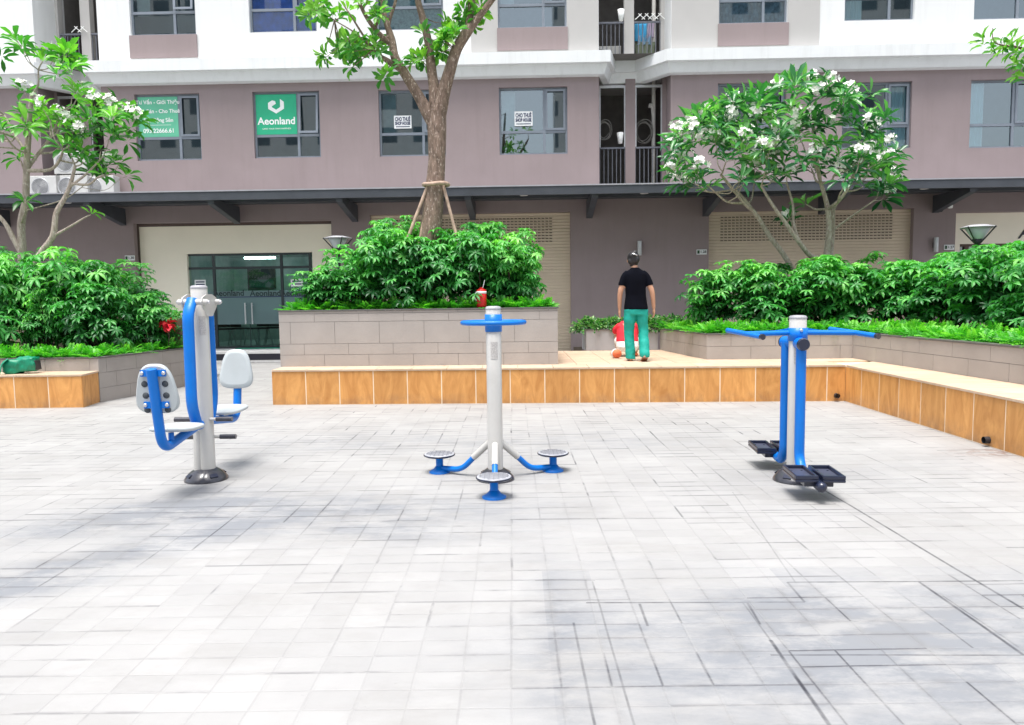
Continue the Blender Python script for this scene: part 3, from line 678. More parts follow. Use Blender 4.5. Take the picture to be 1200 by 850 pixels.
text_obj('small_lettering', 'LAND YOUR OWN HAPPINESS', M['white_ink'], .05, b2_, (0, -.009, -.335))
em = MB()
em.prism([(-.19, .27), (-.19, .13), (0, .02), (.19, .13), (.19, .29), (.10, .36), (.10, .17), (0, .11), (-.10, .17), (-.10, .19), (0, .25), (-.02, .31), (-.09, .33)], -.0095, -.007)
em.build('emblem', M['white_ink'], b2_)
def sheet(px0, py0, px1, py1, dy, label, lines, name='notice_sheet'):
    a = FP(px0, py1, dy); b_ = FP(px1, py0, dy); c = (a+b_)/2; hw, hh = (b_.x-a.x)/2, (b_.z-a.z)/2
    t_ = thing(name, label, 'notice', matrix=BM @ Matrix.Translation(c))
    s_ = MB(); s_.box(-hw, hw, -.004, .004, -hh, hh); s_.build('sheet', M['paper'], t_)
    for (txt, z, k) in lines:
        if txt: text_obj('lettering', txt, M['ink'], k, t_, (0, -.006, z*hh), bold=.005, fit=hw*1.75)
        else:
            l2 = MB(); l2.box(-hw*.8, hw*.8, -.0065, -.0045, z*hh-k/2, z*hh+k/2); l2.build('text_line', M['ink'], t_)
    return t_
sheet(462, 135.5, 482, 151, .07, 'white paper rental notice in the window left of the tree trunk', (('CHO THUÊ', .42, .125), ('SHOP HOUSE', -.22, .10), (None, -.72, .02)), 'rental_notice')
sheet(603, 130.5, 624, 148, .07, 'white paper rental notice in the window right of the tree trunk', (('CHO THUÊ', .42, .13), ('SHOP HOUSE', -.22, .105), (None, -.72, .02)), 'rental_notice')

# shop with glass front, left
x0, x1, _, z1 = cream1; op = rect(217, 296, 365, 409)
stepz = op[2]
c = MB(); wall_holes(c, x0, x1, 0, z1, [(op[0], op[1], 0, op[3])], .20, .2); c.build('cream_panel', M['cream'], bld)
tr_ = MB(); tr_.box(x0, x1, .16, .195, z1-.07, z1-.0); tr_.box(x0, x0+.035, .16, .195, 0, z1-.07); tr_.build('panel_trim', mat('dark_trim', (.10, .07, .06), .7), bld)
sf = MB(); y = .30
xs_ = [FX(217, 350, y), FX(252.5, 350, y), FX(331.5, 350, y), FX(365, 350, y)]
zt_ = FP(290, 314, y).z; ztop = op[3]
for k, xx in enumerate(xs_): sf.box(xx-.03, xx+.03, y-.03, y+.03, stepz, ztop)
sf.box(xs_[0]+.03, xs_[3]-.03, y-.027, y+.027, zt_-.03, zt_+.03); sf.box(xs_[0]+.03, xs_[3]-.03, y-.027, y+.027, ztop-.05, ztop); sf.box(xs_[0]+.03, xs_[3]-.03, y-.027, y+.027, stepz, stepz+.05)
xmid = (xs_[1]+xs_[2])/2; sf.box(xmid-.006, xmid+.006, y-.01, y+.01, stepz+.05, zt_-.03)
sfo = sf.build('shopfront', M['darkframe'], bld)
gp = MB(); gp.add([(xs_[0], y, stepz), (xs_[3], y, stepz), (xs_[3], y, ztop), (xs_[0], y, ztop)], [(0, 1, 2, 3)]); gp.build('glass', M['shopglass'], sfo)
for sgn in (-1, 1):
    hx = xmid+sgn*.085; h_ = MB(); za, zb = FP(295, 380, y).z, FP(295, 355, y).z
    h_.tube([(hx, y-.07, za), (hx, y-.07, zb)], .018, 8); 
    for zz in (za+.07, zb-.07): h_.tube([(hx, y-.07, zz), (hx, y, zz)], .01, 6)
    h_.build('door_handle', M['pale_metal'], sfo)
fb = MB(); z_a, z_b = FP(300, 348.5, y).z, FP(300, 342.5, y).z
fb.box(xs_[0]+.03, xs_[3]-.03, y-.0125, y-.0105, FP(300, 380, y).z, FP(300, 341, y).z)
fm, ft, fbb = newmat('frosted_film'); tb = N(ft, 'ShaderNodeBsdfTransparent'); tb.inputs[0].default_value = (.8, .9, .9, 1); mx = N(ft, 'ShaderNodeMixShader'); mx.inputs[0].default_value = .55
fbb.inputs['Base Color'].default_value = (.20, .30, .31, 1); fbb.inputs['Roughness'].default_value = .5
ft.links.new(fbb.outputs[0], mx.inputs[2]); ft.links.new(tb.outputs[0], mx.inputs[1]); ft.links.new(mx.outputs[0], ft.nodes['Material Output'].inputs[0])
fb.build('frosted_film', fm, sfo)
for px_ in (268, 311, 347):
    p = FP(px_, 344, y-.02); text_obj('lettering', 'Aeonland', mat('film_letters', (.015, .03, .03), .7), .20, sfo, (p.x, y-.016, p.z), bold=.004)
ul = MB(); pz = FP(300, 348, y-.02).z; ul.box(xs_[1]+.1, xs_[3]-.06, y-.0165, y-.0145, pz-.012, pz+.012); ul.build('film_stripe', M['ink'], sfo)
# shop room
rm = MB(); rx0, rx1, ry1 = op[0]-.6, op[1]+.6, 4.6
def inbox(mb, x0, x1, y0, y1, z0, z1):
    mb.add([(x0,y0,z0),(x1,y0,z0),(x1,y1,z0),(x0,y1,z0),(x0,y0,z1),(x1,y0,z1),(x1,y1,z1),(x0,y1,z1)], [(0,1,2,3),(7,6,5,4),(1,5,6,2),(2,6,7,3),(3,7,4,0)])
inbox(rm, rx0, rx1, .42, ry1, stepz, ztop+.15); rm.build('shop_room', M['room_lit'], bld)
em_m, et, eb = newmat('tube_light'); eb.inputs['Emission Color'].default_value = (.9, 1, 1, 1); eb.inputs['Emission Strength'].default_value = 14
for px_ in (296, 314):
    p = FP(px_, 312, 3.0); tl_ = MB(); tl_.tube([(p.x-.22, 3.0, ztop+.05), (p.x+.22, 3.0, ztop+.05)], .03, 8); tl_.build('tube_light', em_m, bld)
p = FP(306, 327, 4.5)
bd = thing('wall_display', 'dark framed board on the back wall inside the glass fronted shop', 'board', matrix=BM @ Matrix.Translation((p.x, 4.55, p.z)))
q = MB(); q.box(-.42, .42, -.03, .03, -.3, .3); q.build('frame', M['dark'], bd)
q = MB(); q.box(-.37, .37, -.034, -.031, -.26, -.02); q.build('screen', mat('board_green', (.02, .10, .08), .4), bd)
# chairs and table in the shop
def shop_chair(px, dy, lab, rz):
    p = FP(px, 395, dy); t_ = thing('office_chair', lab, 'chair', matrix=BM @ Matrix.Translation((p.x, dy, stepz)) @ Matrix.Rotation(rz, 4, 'Z'), group='chairs inside the glass shop')
    s_ = MB(); s_.box(-.22, .22, -.22, .22, .43, .47); s_.build('seat', M['dark'], t_, bevel=.01)
    s_ = MB(); s_.obox(Matrix.Translation((0, .22, .7)) @ Matrix.Rotation(-.15, 4, 'X'), .42, .03, .42); s_.build('backrest', M['dark'], t_)
    for (a, b_) in ((-1, -1), (1, -1), (1, 1), (-1, 1)):
        l2 = MB(); l2.tube([(a*.18, b_*.18, .43), (a*.26, b_*.26, 0)], .015, 6); l2.build('leg', M['pale_metal'], t_)
shop_chair(262, 1.3, 'dark chair with splayed metal legs, leftmost behind the shop glass', .6)
shop_chair(284, 1.6, 'dark chair with splayed metal legs, left of the door handles behind the shop glass', 2.6)
shop_chair(303, 1.5, 'dark chair with splayed metal legs, right of the door handles behind the shop glass', -.4)
shop_chair(322, 1.9, 'dark chair with splayed metal legs, rightmost behind the shop glass', 3.4)
sheet(228.5, 328, 241, 336.5, .265, 'small white notice on the left shop pane behind the seated trainer', ((None, .4, .03), (None, -.35, .03)))
sheet(341, 327, 354.5, 336, .265, 'small white notice on the right shop pane beside the hedge', ((None, .4, .03), (None, -.35, .03)))
# step in front of the shop
st = MB(); p0, p1 = cream1[0]-.3, cream1[1]+.3
st.box(p0, p1, -.75, .42, 0, stepz-.004); st.build('door_step', mat('pale_step', (.62, .61, .60), .6), bld, bevel=.008)
st = MB(); st.box(p0-.003, p1+.003, -.754, -.70, .06, stepz-.07); st.build('step_riser', mat('dark_granite', (.02, .02, .03), .3), bld)
gm = MB(); gm.box(FX(275, 405), FX(328, 405), -.0, .26, stepz-.002, stepz+.012)
tag(gm.build('door_mat', mat('green_mat', (.0, .26, .16), .9, bump=.5), None, matrix=BM.copy()), 'green mat on the step at the foot of the glass doors', 'mat')

# right cream shop
x0, x1, _, z1 = cream2; op2 = (FX(1130, 300), FX(1330, 300), .2, FP(1160, 285).z)
c = MB(); wall_holes(c, x0, x1, 0, z1, [(op2[0], op2[1], 0, op2[3])], .20, .2); c.build('cream_panel', M['cream'], bld)
rm = MB(); inbox(rm, op2[0]-.4, op2[1]+.4, .42, 3.5, .1, op2[3]+.3); rm.build('brown_shop_room', M['room_brown'], bld)
fr = MB()
for px_ in (1131, 1164, 1210, 1260, 1325): xx = FX(px_, 300, .3); fr.box(xx-.05, xx+.05, .25, .34, .1, op2[3])
fr.box(op2[0], op2[1], .246, .344, op2[3]-.06, op2[3]); fo = fr.build('shopfront', mat('brown_frame', (.07, .035, .02), .5), bld)
gp = MB(); gp.add([(op2[0], .3, .1), (op2[1], .3, .1), (op2[1], .3, op2[3]), (op2[0], .3, op2[3])], [(0, 1, 2, 3)]); gp.build('glass', M['pane'], fo)
yp = MB(); a = FX(1136, 300, .35); b_ = FX(1162, 300, .35); yp.box(a, b_, .36, .38, .3, op2[3]-.1); yp.build('yellow_panel', mat('yellow_panel', (.62, .45, .02), .6), fo)
p = FP(1201, 273, .17); sg_ = thing('shop_lettering', 'black slanted shop letter on the cream wall at the right edge', 'sign', matrix=BM @ Matrix.Translation((p.x, .19, p.z)))
text_obj('letter', 'A', M['dark'], .42, sg_, (0, 0, 0), bold=.006, shear=.25)

# perforated shutters
def shutter(r, label_mat, nslot):
    x0, x1, _, z1 = r; s_ = MB(); n = 46; y = .14; top = z1
    zs = [top*i/n for i in range(n+1)]
    for i in range(n):
        z0_, z1_ = zs[i], zs[i+1]; zm = z0_+(z1_-z0_)*.8
        s_.add([(x0, y+.012, z0_), (x1, y+.012, z0_), (x1, y, zm), (x0, y, zm)], [(0, 1, 2, 3)])
        s_.add([(x0, y, zm), (x1, y, zm), (x1, y+.012, z1_), (x0, y+.012, z1_)], [(0, 1, 2, 3)])
    q = s_; q.cur = 1; rows = 9; cols = nslot; xa, xb = x0+.30, x1-.42; za = top-.72; zb = top-.10
    for i in range(rows):
        for j in range(cols):
            xx = xa+(xb-xa)*(j+.5)/cols; zz = za+(zb-za)*(i+.5)/rows; w_ = (xb-xa)/cols*.37
            q.add([(xx-w_, y-.003, zz-.011), (xx+w_, y-.003, zz-.011), (xx+w_, y-.003, zz+.011), (xx-w_, y-.003, zz+.016)], [(0, 1, 2, 3)])
    s_.build('roller_shutter', [M['shutter'], M['slot']], bld)
shutter(shut1, None, 44); shutter(shut2, None, 45)
vt = MB(); 
for px_ in (677, 690): xx = FX(px_, 405); vt.box(xx-.10, xx+.10, -.02, -.003, FP(680, 411).z-.02, FP(680, 411).z+.09)
vt.build('wall_vent', M['slot'], bld)

# canopy
can = MB(); CY = -1.5; zf = FZ(226, 600, CY)
can.box(XL, XR, CY, -.003, zf+.03, zf+.085); cano = can.build('canopy', M['canopy'], bld)
e = MB(); e.box(XL, XR, CY-.06, CY-.002, zf-.06, zf+.12); e.build('edge_beam', M['canopy'], cano)
e = MB(); e.box(XL, XR, CY-.075, -.05, zf+.122, zf+.15); e.build('top_sheet', M['canopy_top'], cano)
e = MB(); e.box(XL, XR, -.9, -.82, zf-.045, zf+.028); e.build('purlin', M['canopy'], cano)
for px_ in (-48, 100, 246, 397, 548, 697, 846, 994, 1141, 1290):
    xx = FX(px_, 226, CY); br = MB()
    for (xa, xb) in ((xx-.07, xx+.07),):
        vs_ = []
        for x_ in (xa, xb): vs_ += [(x_, CY+.001, zf-.02), (x_, -.004, zf-.02), (x_, -.004, zf-.42), (x_, CY+.02, zf-.14)]
        br.add(vs_, [(0, 1, 2, 3), (7, 6, 5, 4), (0, 4, 5, 1), (1, 5, 6, 2), (2, 6, 7, 3), (3, 7, 4, 0)])
    br.build('bracket', M['canopy'], cano)
for i, px_ in enumerate((78, 614, 1083, 755)):
    p = FP(px_, 236, -1.1); dl = MB(); dl.lathe([(0, zf-.01), (.09, zf-.01), (.10, zf+.0), (.10, zf+.031)], (FX(px_, 236, -1.1), -1.1, 0), 16)
    dl.build('downlight', mat('downlight_white', (.85, .85, .83), .4), cano)

# facade fixtures
def plaque(px, py, txt, label):
    t_, p = fac_thing('number_plaque', label, 'sign', px, py, -.012, 'unit number plaques')
    s_ = MB(); s_.box(-.115, .125, -.01, .01, -.06, .06); s_.build('plate', M['paper'], t_, bevel=.004)
    s_ = MB(); s_.box(-.10, -.045, -.013, -.0105, -.04, .04); s_.build('green_mark', mat('dark_green_mark', (.02, .07, .03), .6), t_)
    text_obj('lettering', txt, M['dark'], .085, t_, (.04, -.0135, 0), bold=.002)
plaque(152, 302.5, '1.30', 'white unit plaque left of the glass fronted shop')
plaque(822, 295.5, '1.28', 'white unit plaque left of the shutter behind the white flowering tree')
plaque(1112, 290, '1.27', 'white unit plaque beside the wall lamp near the right shopfront')
def wall_lamp(px, py, label):
    t_, p = fac_thing('wall_lamp', label, 'wall lamp', px, py, -.09, 'cylinder wall lamps')
    s_ = MB(); s_.lathe([(0, -.17), (.05, -.17), (.052, -.165), (.052, .165), (.05, .17), (0, .17)], seg=18); s_.build('cylinder', M['pale_metal'], t_)
    s_ = MB(); s_.box(-.03, .03, .045, .088, -.06, .06); s_.build('wall_plate', M['dark'], t_)
wall_lamp(749.5, 291, 'grey cylinder wall lamp above the woman\'s head'); wall_lamp(1097, 287, 'grey cylinder wall lamp left of the right shopfront')
t_, p = fac_thing('security_camera', 'white bullet security camera under the canopy bracket at right', 'camera', 1108, 242, -.2)
s_ = MB(); s_.obox(Matrix.Translation((.05, -.02, .02)) @ Matrix.Rotation(.5, 4, 'Z') @ Matrix.Rotation(.25, 4, 'Y'), .24, .10, .09); s_.build('housing', M['white_ink'], t_, bevel=.02)
s_ = MB(); s_.tube([(.02, .02, -.02), (.0, .19, -.06)], .022, 8); s_.lathe([(0, .0), (.05, 0), (.05, .015), (0, .015)], M=Matrix.Translation((0, .195, -.06)) @ Matrix.Rotation(math.pi/2, 4, 'X')); s_.build('mount', M['dark'], t_)
s_ = MB(); s_.ell((-.08, -.06, 0), (.05, .04, .045)); s_.build('lens_head', M['white_ink'], t_)
# AC units in the left bay
def ac_unit(x, y, z, label, group='air conditioner units on the left ledge'):
    t_ = thing('air_conditioner', label, 'air conditioner', matrix=BM @ Matrix.Translation((x, y, z)), group=group)
    s_ = MB(); s_.box(-.38, .38, -.14, .14, .03, .56); s_.build('case', M['ac'], t_, bevel=.015)
    s_ = MB(); s_.lathe([(.195, 0), (.205, .012), (.215, 0)], M=Matrix.Translation((-.12, -.142, .30)) @ Matrix.Rotation(math.pi/2, 4, 'X'))
    for k in range(6): rr = .03+.028*k; s_.lathe([(rr, 0), (rr+.003, .006), (rr+.006, 0)], M=Matrix.Translation((-.12, -.146, .30)) @ Matrix.Rotation(math.pi/2, 4, 'X'), seg=24)
    s_.build('grille', M['pale_metal'], t_)
    s_ = MB(); s_.lathe([(0, 0), (.195, 0), (.195, -.003)], M=Matrix.Translation((-.12, -.143, .30)) @ Matrix.Rotation(math.pi/2, 4, 'X')); s_.build('fan_opening', mat('fan_grey', (.28, .28, .28), .7), t_)
    for k in (-1, 1):
        s_ = MB(); s_.box(k*.28-.03, k*.28+.03, -.16, .16, 0, .03); s_.build('foot', M['dark'], t_)
zz = zf+.155
a = FP(57, 215, -.35).x
ac_unit(a, -.35, zz, 'white air conditioner unit, leftmost on the canopy by the plumeria')
ac_unit(FP(88, 215, -.35).x, -.35, zz, 'white air conditioner unit between two others on the canopy by the plumeria')
ac_unit(FP(85, 195, -.35).x, -.32, zz+.565, 'white air conditioner unit stacked on top of the row by the plumeria')
ac_unit(FP(117, 215, -.3).x, -.25, zz, 'white air conditioner unit, rightmost on the canopy by the plumeria')
# things on balconies
zb1 = Zcan+.123; zb2 = Zc1+.023
ac_unit((bay2[0]+bay2[1])/2-.55, 1.35, zb2, 'white air conditioner unit behind the upper balcony railing', None)
def hose(px, py, r, lab):
    p = FP(px, py, 1.2); t_ = MB(); pts = []
    for i in range(90):
        a = i/90*2*math.pi*4; rr = r*(1-.05*(i/90*4)); pts.append((rr*(.62+.07*math.sin(i*.13))*math.cos(a)+.03*math.sin(i*.21), .02*i/90*3, rr*(.8+.1*math.cos(i*.11))*math.sin(a)))
    t_.tube(pts, .011, 6); o = t_.build('hose_coil', mat('hose_grey', (.26, .25, .23), .6), matrix=BM @ Matrix.Translation((p.x, 1.0, p.z))); tag(o, lab, 'hose')
hose(753, 157, .36, 'grey coiled hose hung in the right half of the lower balcony'); hose(707, 155, .3, 'grey coiled hose hung in the left half of the lower balcony')
def cloth_item(px, py, w_, h_, m, lab, name='hanging_shirt'):
    p = FP(px, py, 1.05); c = MB(); n = 14
    for j in range(2):
        pass
    vs_ = []
    for j in range(9):
        for i in range(n+1):
            x = (i/n-.5)*w_*(1-.12*math.sin(j/8*3)); vs_.append((x, .03*math.sin(i*1.3+j*.3), -h_*j/8))
    fs = [(j*(n+1)+i, j*(n+1)+i+1, (j+1)*(n+1)+i+1, (j+1)*(n+1)+i) for j in range(8) for i in range(n)]
    c.add(vs_, fs, smooth=True)
    o = c.build(name, m, matrix=BM @ Matrix.Translation((p.x, 1.05, p.z))); so_ = o.modifiers.new('s', 'SOLIDIFY'); so_.thickness = .012
    tag(o, lab, 'laundry')
cloth_item(751, 28, .34, .42, mat('sky_blue_cloth', (.05, .35, .62), .8), 'sky blue shirt hanging behind the upper balcony railing')
cloth_item(762, 27, .2, .36, mat('lilac_cloth', (.45, .38, .50), .8), 'lilac cloth hanging beside the sky blue shirt on the upper balcony')
cloth_item(756, 50, .52, .62, mat('olive_cloth', (.16, .19, .13), .85), 'olive green cloth hanging low on the upper balcony')
cloth_item(773, 66, .26, .3, mat('maroon_cloth', (.28, .02, .04), .8), 'maroon cloth bundle low at the right of the upper balcony')
cloth_item(755, 42, .36, .22, mat('pale_blue_cloth', (.25, .40, .55), .8), 'pale blue folded cloth below the sky blue shirt')
def rack(px, py, lab, k=4):
    p = FP(px, py, .85); t_ = MB()
    for i in range(k):
        for s_ in (-1, 1): t_.tube([(-.25+.16*i-.08*s_*.5, 0, -.07*s_), (-.25+.16*(i+1)-.08*s_*.5, 0, .07*s_)], .010, 6)
    o = t_.build('clothes_rack', M['white_ink'], matrix=BM @ Matrix.Translation((p.x, .82, p.z))); tag(o, lab, 'rack')
rack(758, 20, 'white folding clothes rack above the upper balcony laundry')
rack(98, 35, 'white folding clothes rack on the upper left balcony', 2)
for px_, py_, lab in ((726, 163, 'small white cup lamp on the lower balcony rail'), (727, 20, 'small white cup lamp on the upper balcony rail')):
    p = FP(px_, py_, .75); t_ = MB(); t_.lathe([(0, -.14), (.05, -.14), (.085, .12), (.07, .12), (.0, .10)], seg=14)
    tag(t_.build('cup_lamp', M['white_ink'], matrix=BM @ Matrix.Translation((p.x, .62, p.z))), lab, 'lamp')

# opposite block, behind the camera (seen only as a reflection in the glass)
def oppmat():
    m, t, b = newmat('opposite_facade'); tc = N(t, 'ShaderNodeTexCoord'); sp = N(t, 'ShaderNodeSeparateXYZ'); t.links.new(tc.outputs['Object'], sp.inputs[0])
    fx = mth(t, 'FRACT', mth(t, 'DIVIDE', sp.outputs[0], 3.1)); fz = mth(t, 'FRACT', mth(t, 'DIVIDE', sp.outputs[2], 3.1))
    a = mth(t, 'MULTIPLY', mth(t, 'GREATER_THAN', fx, .25), mth(t, 'LESS_THAN', fx, .75)); b2 = mth(t, 'MULTIPLY', mth(t, 'GREATER_THAN', fz, .35), mth(t, 'LESS_THAN', fz, .82))
    t.links.new(mixc(t, mth(t, 'MULTIPLY', a, b2), (.66, .65, .62), (.10, .13, .15)), b.inputs['Base Color']); return m
# two volumes as separate buildings
for (xa, xb, ya, yb, zz_, lab) in ((-42, -8, -50, -36, 38, 'pale block behind the viewer to the left'), (2, 40, -54, -40, 42, 'pale block behind the viewer to the right')):
    o_ = MB(); o_.box(xa, xb, ya, yb, 0, zz_); tag(o_.build('facing_building', oppmat()), lab, 'building')

# ------------------------------------------------------------------ clad walls
def clad(mb_t, mb_b, p0, p1, z0, rows, tw, thick=.012, gap=.005, back=.12, offs=(0, .5), flush=.004):
    """tiles on a vertical wall from p0 to p1 (xy), outward normal to the right-hand side of p0->p1"""
    p0 = Vector((p0[0], p0[1], 0)); p1 = Vector((p1[0], p1[1], 0)); dv = p1-p0; L = dv.length; dv.normalize()
    nr = Vector((dv.y, -dv.x, 0))
    def bx(mb, a, b_, za, zb, o0, o1, var):
        A = p0+dv*a; B = p0+dv*b_
        vs_ = [A+nr*o1, B+nr*o1, B+nr*o0, A+nr*o0]
        mb.add([(v.x, v.y, za) for v in vs_]+[(v.x, v.y, zb) for v in vs_], [(0,3,2,1),(4,5,6,7),(0,1,5,4),(1,2,6,5),(2,3,7,6),(3,0,4,7)], var)
    z = z0
    for i, h in enumerate(rows):
        s = -offs[i % len(offs)]*tw
        while s < L:
            a = max(s+gap/2, 0); b_ = min(s+tw-gap/2, L)
            if b_-a > .02: bx(mb_t, a, b_, z+gap/2, z+h-gap/2, -thick, 0, random.random())
            s += tw
        z += h
    bx(mb_b, .135 if L > .5 else .03, L-(.135 if L > .5 else .03), z0, z-.002, -thick-back, -.004, .5)
    bx(mb_b, .012, L-.012, z0, z-.002, -thick-.006, -flush, .5)
def capline(mb, pts, z, w_, h_, over=.015):
    for (a, b_) in zip(pts[:-1], pts[1:]):
        a = Vector((*a, 0)); b_ = Vector((*b_, 0)); dv = (b_-a).normalized(); nr = Vector((dv.y, -dv.x, 0))
        vs_ = [a-dv*0+nr*over, b_+dv*over*0+nr*over, b_-nr*w_, a-nr*w_]
        mb.add([(v.x, v.y, z) for v in vs_]+[(v.x, v.y, z+h_) for v in vs_], [(0,3,2,1),(4,5,6,7),(0,1,5,4),(1,2,6,5),(2,3,7,6),(3,0,4,7)])

PZ = .48
# main platform: front corner points from the photo
A = onz(320, 475); B = onz(990, 470.5); C = onz(1200, 536.5); C = B + (C-B)*2.2
A, B, C = (A.x, A.y), (B.x, B.y), (C.x, C.y)
plat = thing('raised_platform', 'raised seating platform clad in orange wood look tiles along the plaza', 'platform', (0, 0, 0))
mt, mbk = MB(), MB()
clad(mt, mbk, A, B, 0, [PZ-.02], .462, offs=(0,), gap=.013, flush=.001)
clad(mt, mbk, B, C, 0, [PZ-.02], .462, offs=(0,), gap=.013, flush=.001)
AL = (A[0]+.02, 13.0)
clad(mt, mbk, (AL[0]-.02, 13.0), A, 0, [PZ-.02], .462, offs=(0,), gap=.013, flush=.001)
mt.build('riser_tiles', M['wood'], plat); mbk.build('grout', M['woodgrout'], plat)
tp = MB()
SR = Vector((C[0]-B[0], C[1]-B[1])).normalized(); 
top_poly = [A, B, C, (C[0]+2.5, C[1]), (B[0]+2.6, 13.0), (A[0], 13.0)]
# body
bd_ = MB(); ins = .02
bd_.prismz([(A[0]+.03, A[1]+.03), (B[0]+.03, B[1]+.03), (C[0]+.03, C[1]), (C[0]+2.4, C[1]), (B[0]+2.5, 12.98), (A[0]+.03, 12.98)], 0.01, PZ-.022)
bd_.build('body', M['woodgrout'], plat)
# top tiles (rows from the front)
def quadlerp(a, b_, t): return (a[0]+(b_[0]-a[0])*t, a[1]+(b_[1]-a[1])*t)
yy0 = max(A[1], B[1])
def toptiles(mb, x0, x1, y0, y1, tw, th, z0, z1, clipf=None):
    x = x0; n = int(round((x1-x0)/tw)) or 1; m_ = int(round((y1-y0)/th)) or 1; w_ = (x1-x0)/n; h_ = (y1-y0)/m_
    for i in range(n):
        for j in range(m_):
            mb.box(x0+i*w_+.003, x0+(i+1)*w_-.003, y0+j*h_+.003, y0+(j+1)*h_-.003, z0, z1, random.random())
# sheared front strip so that edge follows A-B
nf = 16
for i in range(nf):
    a = quadlerp(A, B, i/nf); b_ = quadlerp(A, B, (i+1)/nf)
    vs_ = [(a[0]+.003, a[1]-.012), (b_[0]-.003, b_[1]-.012), (b_[0]-.003, 10.26), (a[0]+.003, 10.26)]
    tp.add([(x, y, PZ-.02) for x, y in vs_]+[(x, y, PZ) for x, y in vs_], [(0,3,2,1),(4,5,6,7),(0,1,5,4),(1,2,6,5),(2,3,7,6),(3,0,4,7)], random.random())
toptiles(tp, A[0], B[0]+.7, 10.266, 13.0, .46, .46, PZ-.02, PZ)
nf = 18; dR = Vector((C[0]-B[0], C[1]-B[1])); Bs = (B[0]+.003, B[1])
for i in range(nf):
    a = quadlerp(B, C, i/nf); b_ = quadlerp(B, C, (i+1)/nf)
    vs_ = [(a[0]-.012, a[1]-.003), (b_[0]-.012, b_[1]+.003), (b_[0]+.75, b_[1]+.003), (a[0]+.75, a[1]-.003)]
    if i == 0: vs_[0] = (B[0]+.002, B[1]-.012+.0); vs_[3] = (a[0]+.75, 10.26)
    tp.add([(x, y, PZ-.02) for x, y in vs_]+[(x, y, PZ) for x, y in vs_], [(1,2,3,0),(7,6,5,4),(0,4,5,1),(1,5,6,2),(2,6,7,3),(3,7,4,0)], random.random())
tp.build('top_tiles', M['woodtop'], plat)
# drain stubs in the riser
for (px_, py_, ax) in ((981, 464, 0), (1158, 519.5, 1)):
    p = onz(px_, py_+4, 0.0)
    if ax == 0: y_ = A[1]+(B[1]-A[1])*(p.x-A[0])/(B[0]-A[0]); q = ony(px_, py_, y_-.03); P = Vector((q.x, y_, q.z)); dirv = Vector((0, -1, 0))
    else:
        tt = (p.y-B[1])/(C[1]-B[1]); P = Vector((B[0]+(C[0]-B[0])*tt, p.y, .06)); dirv = Vector((-1, 0, 0))
    d_ = MB(); d_.tube([P, P+dirv*.05], .032, 14, cap=False); d_.tube([P-dirv*.0+dirv*.004, P+dirv*.008], .027, 14)
    d_.build('drain_stub', M['dark'], plat)

def planter_thing(name, label, runs, z0, rows, soilpoly, soilz, m='planter', tw=.635, capm='cap', capw=.10):
    t_ = thing(name, label, 'planter', (runs[0][0][0], runs[0][0][1], z0)); off = (runs[0][0][0], runs[0][0][1], z0)
    a, b_ = MB(), MB(); cp = MB(); H_ = sum(rows)
    for (p, q) in runs: clad(a, b_, p, q, z0, rows, tw, offs=(0, .45, .75, .2))
    for (p, q) in runs: capline(cp, [p, q], z0+H_+.001, capw, .018)
    a.build('wall_tiles', M[m], t_, off=off); b_.build('wall_core', M['grout'], t_, off=off); cp.build('coping', M[capm], t_, off=off)
    s_ = MB(); n = len(soilpoly); s_.add([(x, y, soilz) for x, y in soilpoly], [tuple(range(n))]); s_.build('soil', M['soil'], t_, off=off)
    return t_
# centre planter
a = onz(329, 430, PZ); b_ = onz(654, 427, PZ); CP0 = (a.x, a.y); CP1 = (b_.x, b_.y)
planter_thing('planter_box', 'tall grey tiled planter in the centre filled with dense shrubs', [(CP0, CP1), (CP1, (CP1[0], 12.6)), ((CP0[0], 12.6), CP0)], PZ, [.165, .155, .31, .115, .035],
              [(CP0[0]+.1, CP0[1]+.1), (CP1[0]-.1, CP1[1]+.1), (CP1[0]-.1, 12.55), (CP0[0]+.1, 12.55)], PZ+.74)
# right planter
q1 = onz(828, 421.5, PZ); q2 = onz(999, 420, PZ); q3 = onz(1200, 451, PZ); q3 = q2+(q3-q2)*1.9; q0 = onz(773, 410, PZ)
RPz = .86
planter_thing('planter_bed', 'long grey tiled planter bed wrapping the right side of the platform', [((q0.x, q0.y), (q1.x, q1.y)), ((q1.x, q1.y), (q2.x, q2.y)), ((q2.x, q2.y), (q3.x, q3.y))], PZ, [.19, .17],
              [(q0.x+.05, q0.y), (q1.x+.05, q1.y+.05), (q2.x+.05, q2.y+.05), (q3.x+.05, q3.y), (12, q3.y), (12, 15.5), (q0.x+.05, 15.5)], RPz-.04)
# back box
b0 = onz(685, 410.5, PZ); 
planter_thing('planter_trough', 'low grey planter trough behind the woman', [((b0.x, 13.0-.02), (q0.x-.02, 13.0-.02)), ((b0.x, 13.6), (b0.x, 12.98))], PZ, [.36],
              [(b0.x+.05, 13.02), (q0.x+.3, 13.02), (q0.x+.3, 13.6), (b0.x+.05, 13.6)], PZ+.33, 'planter_cool')
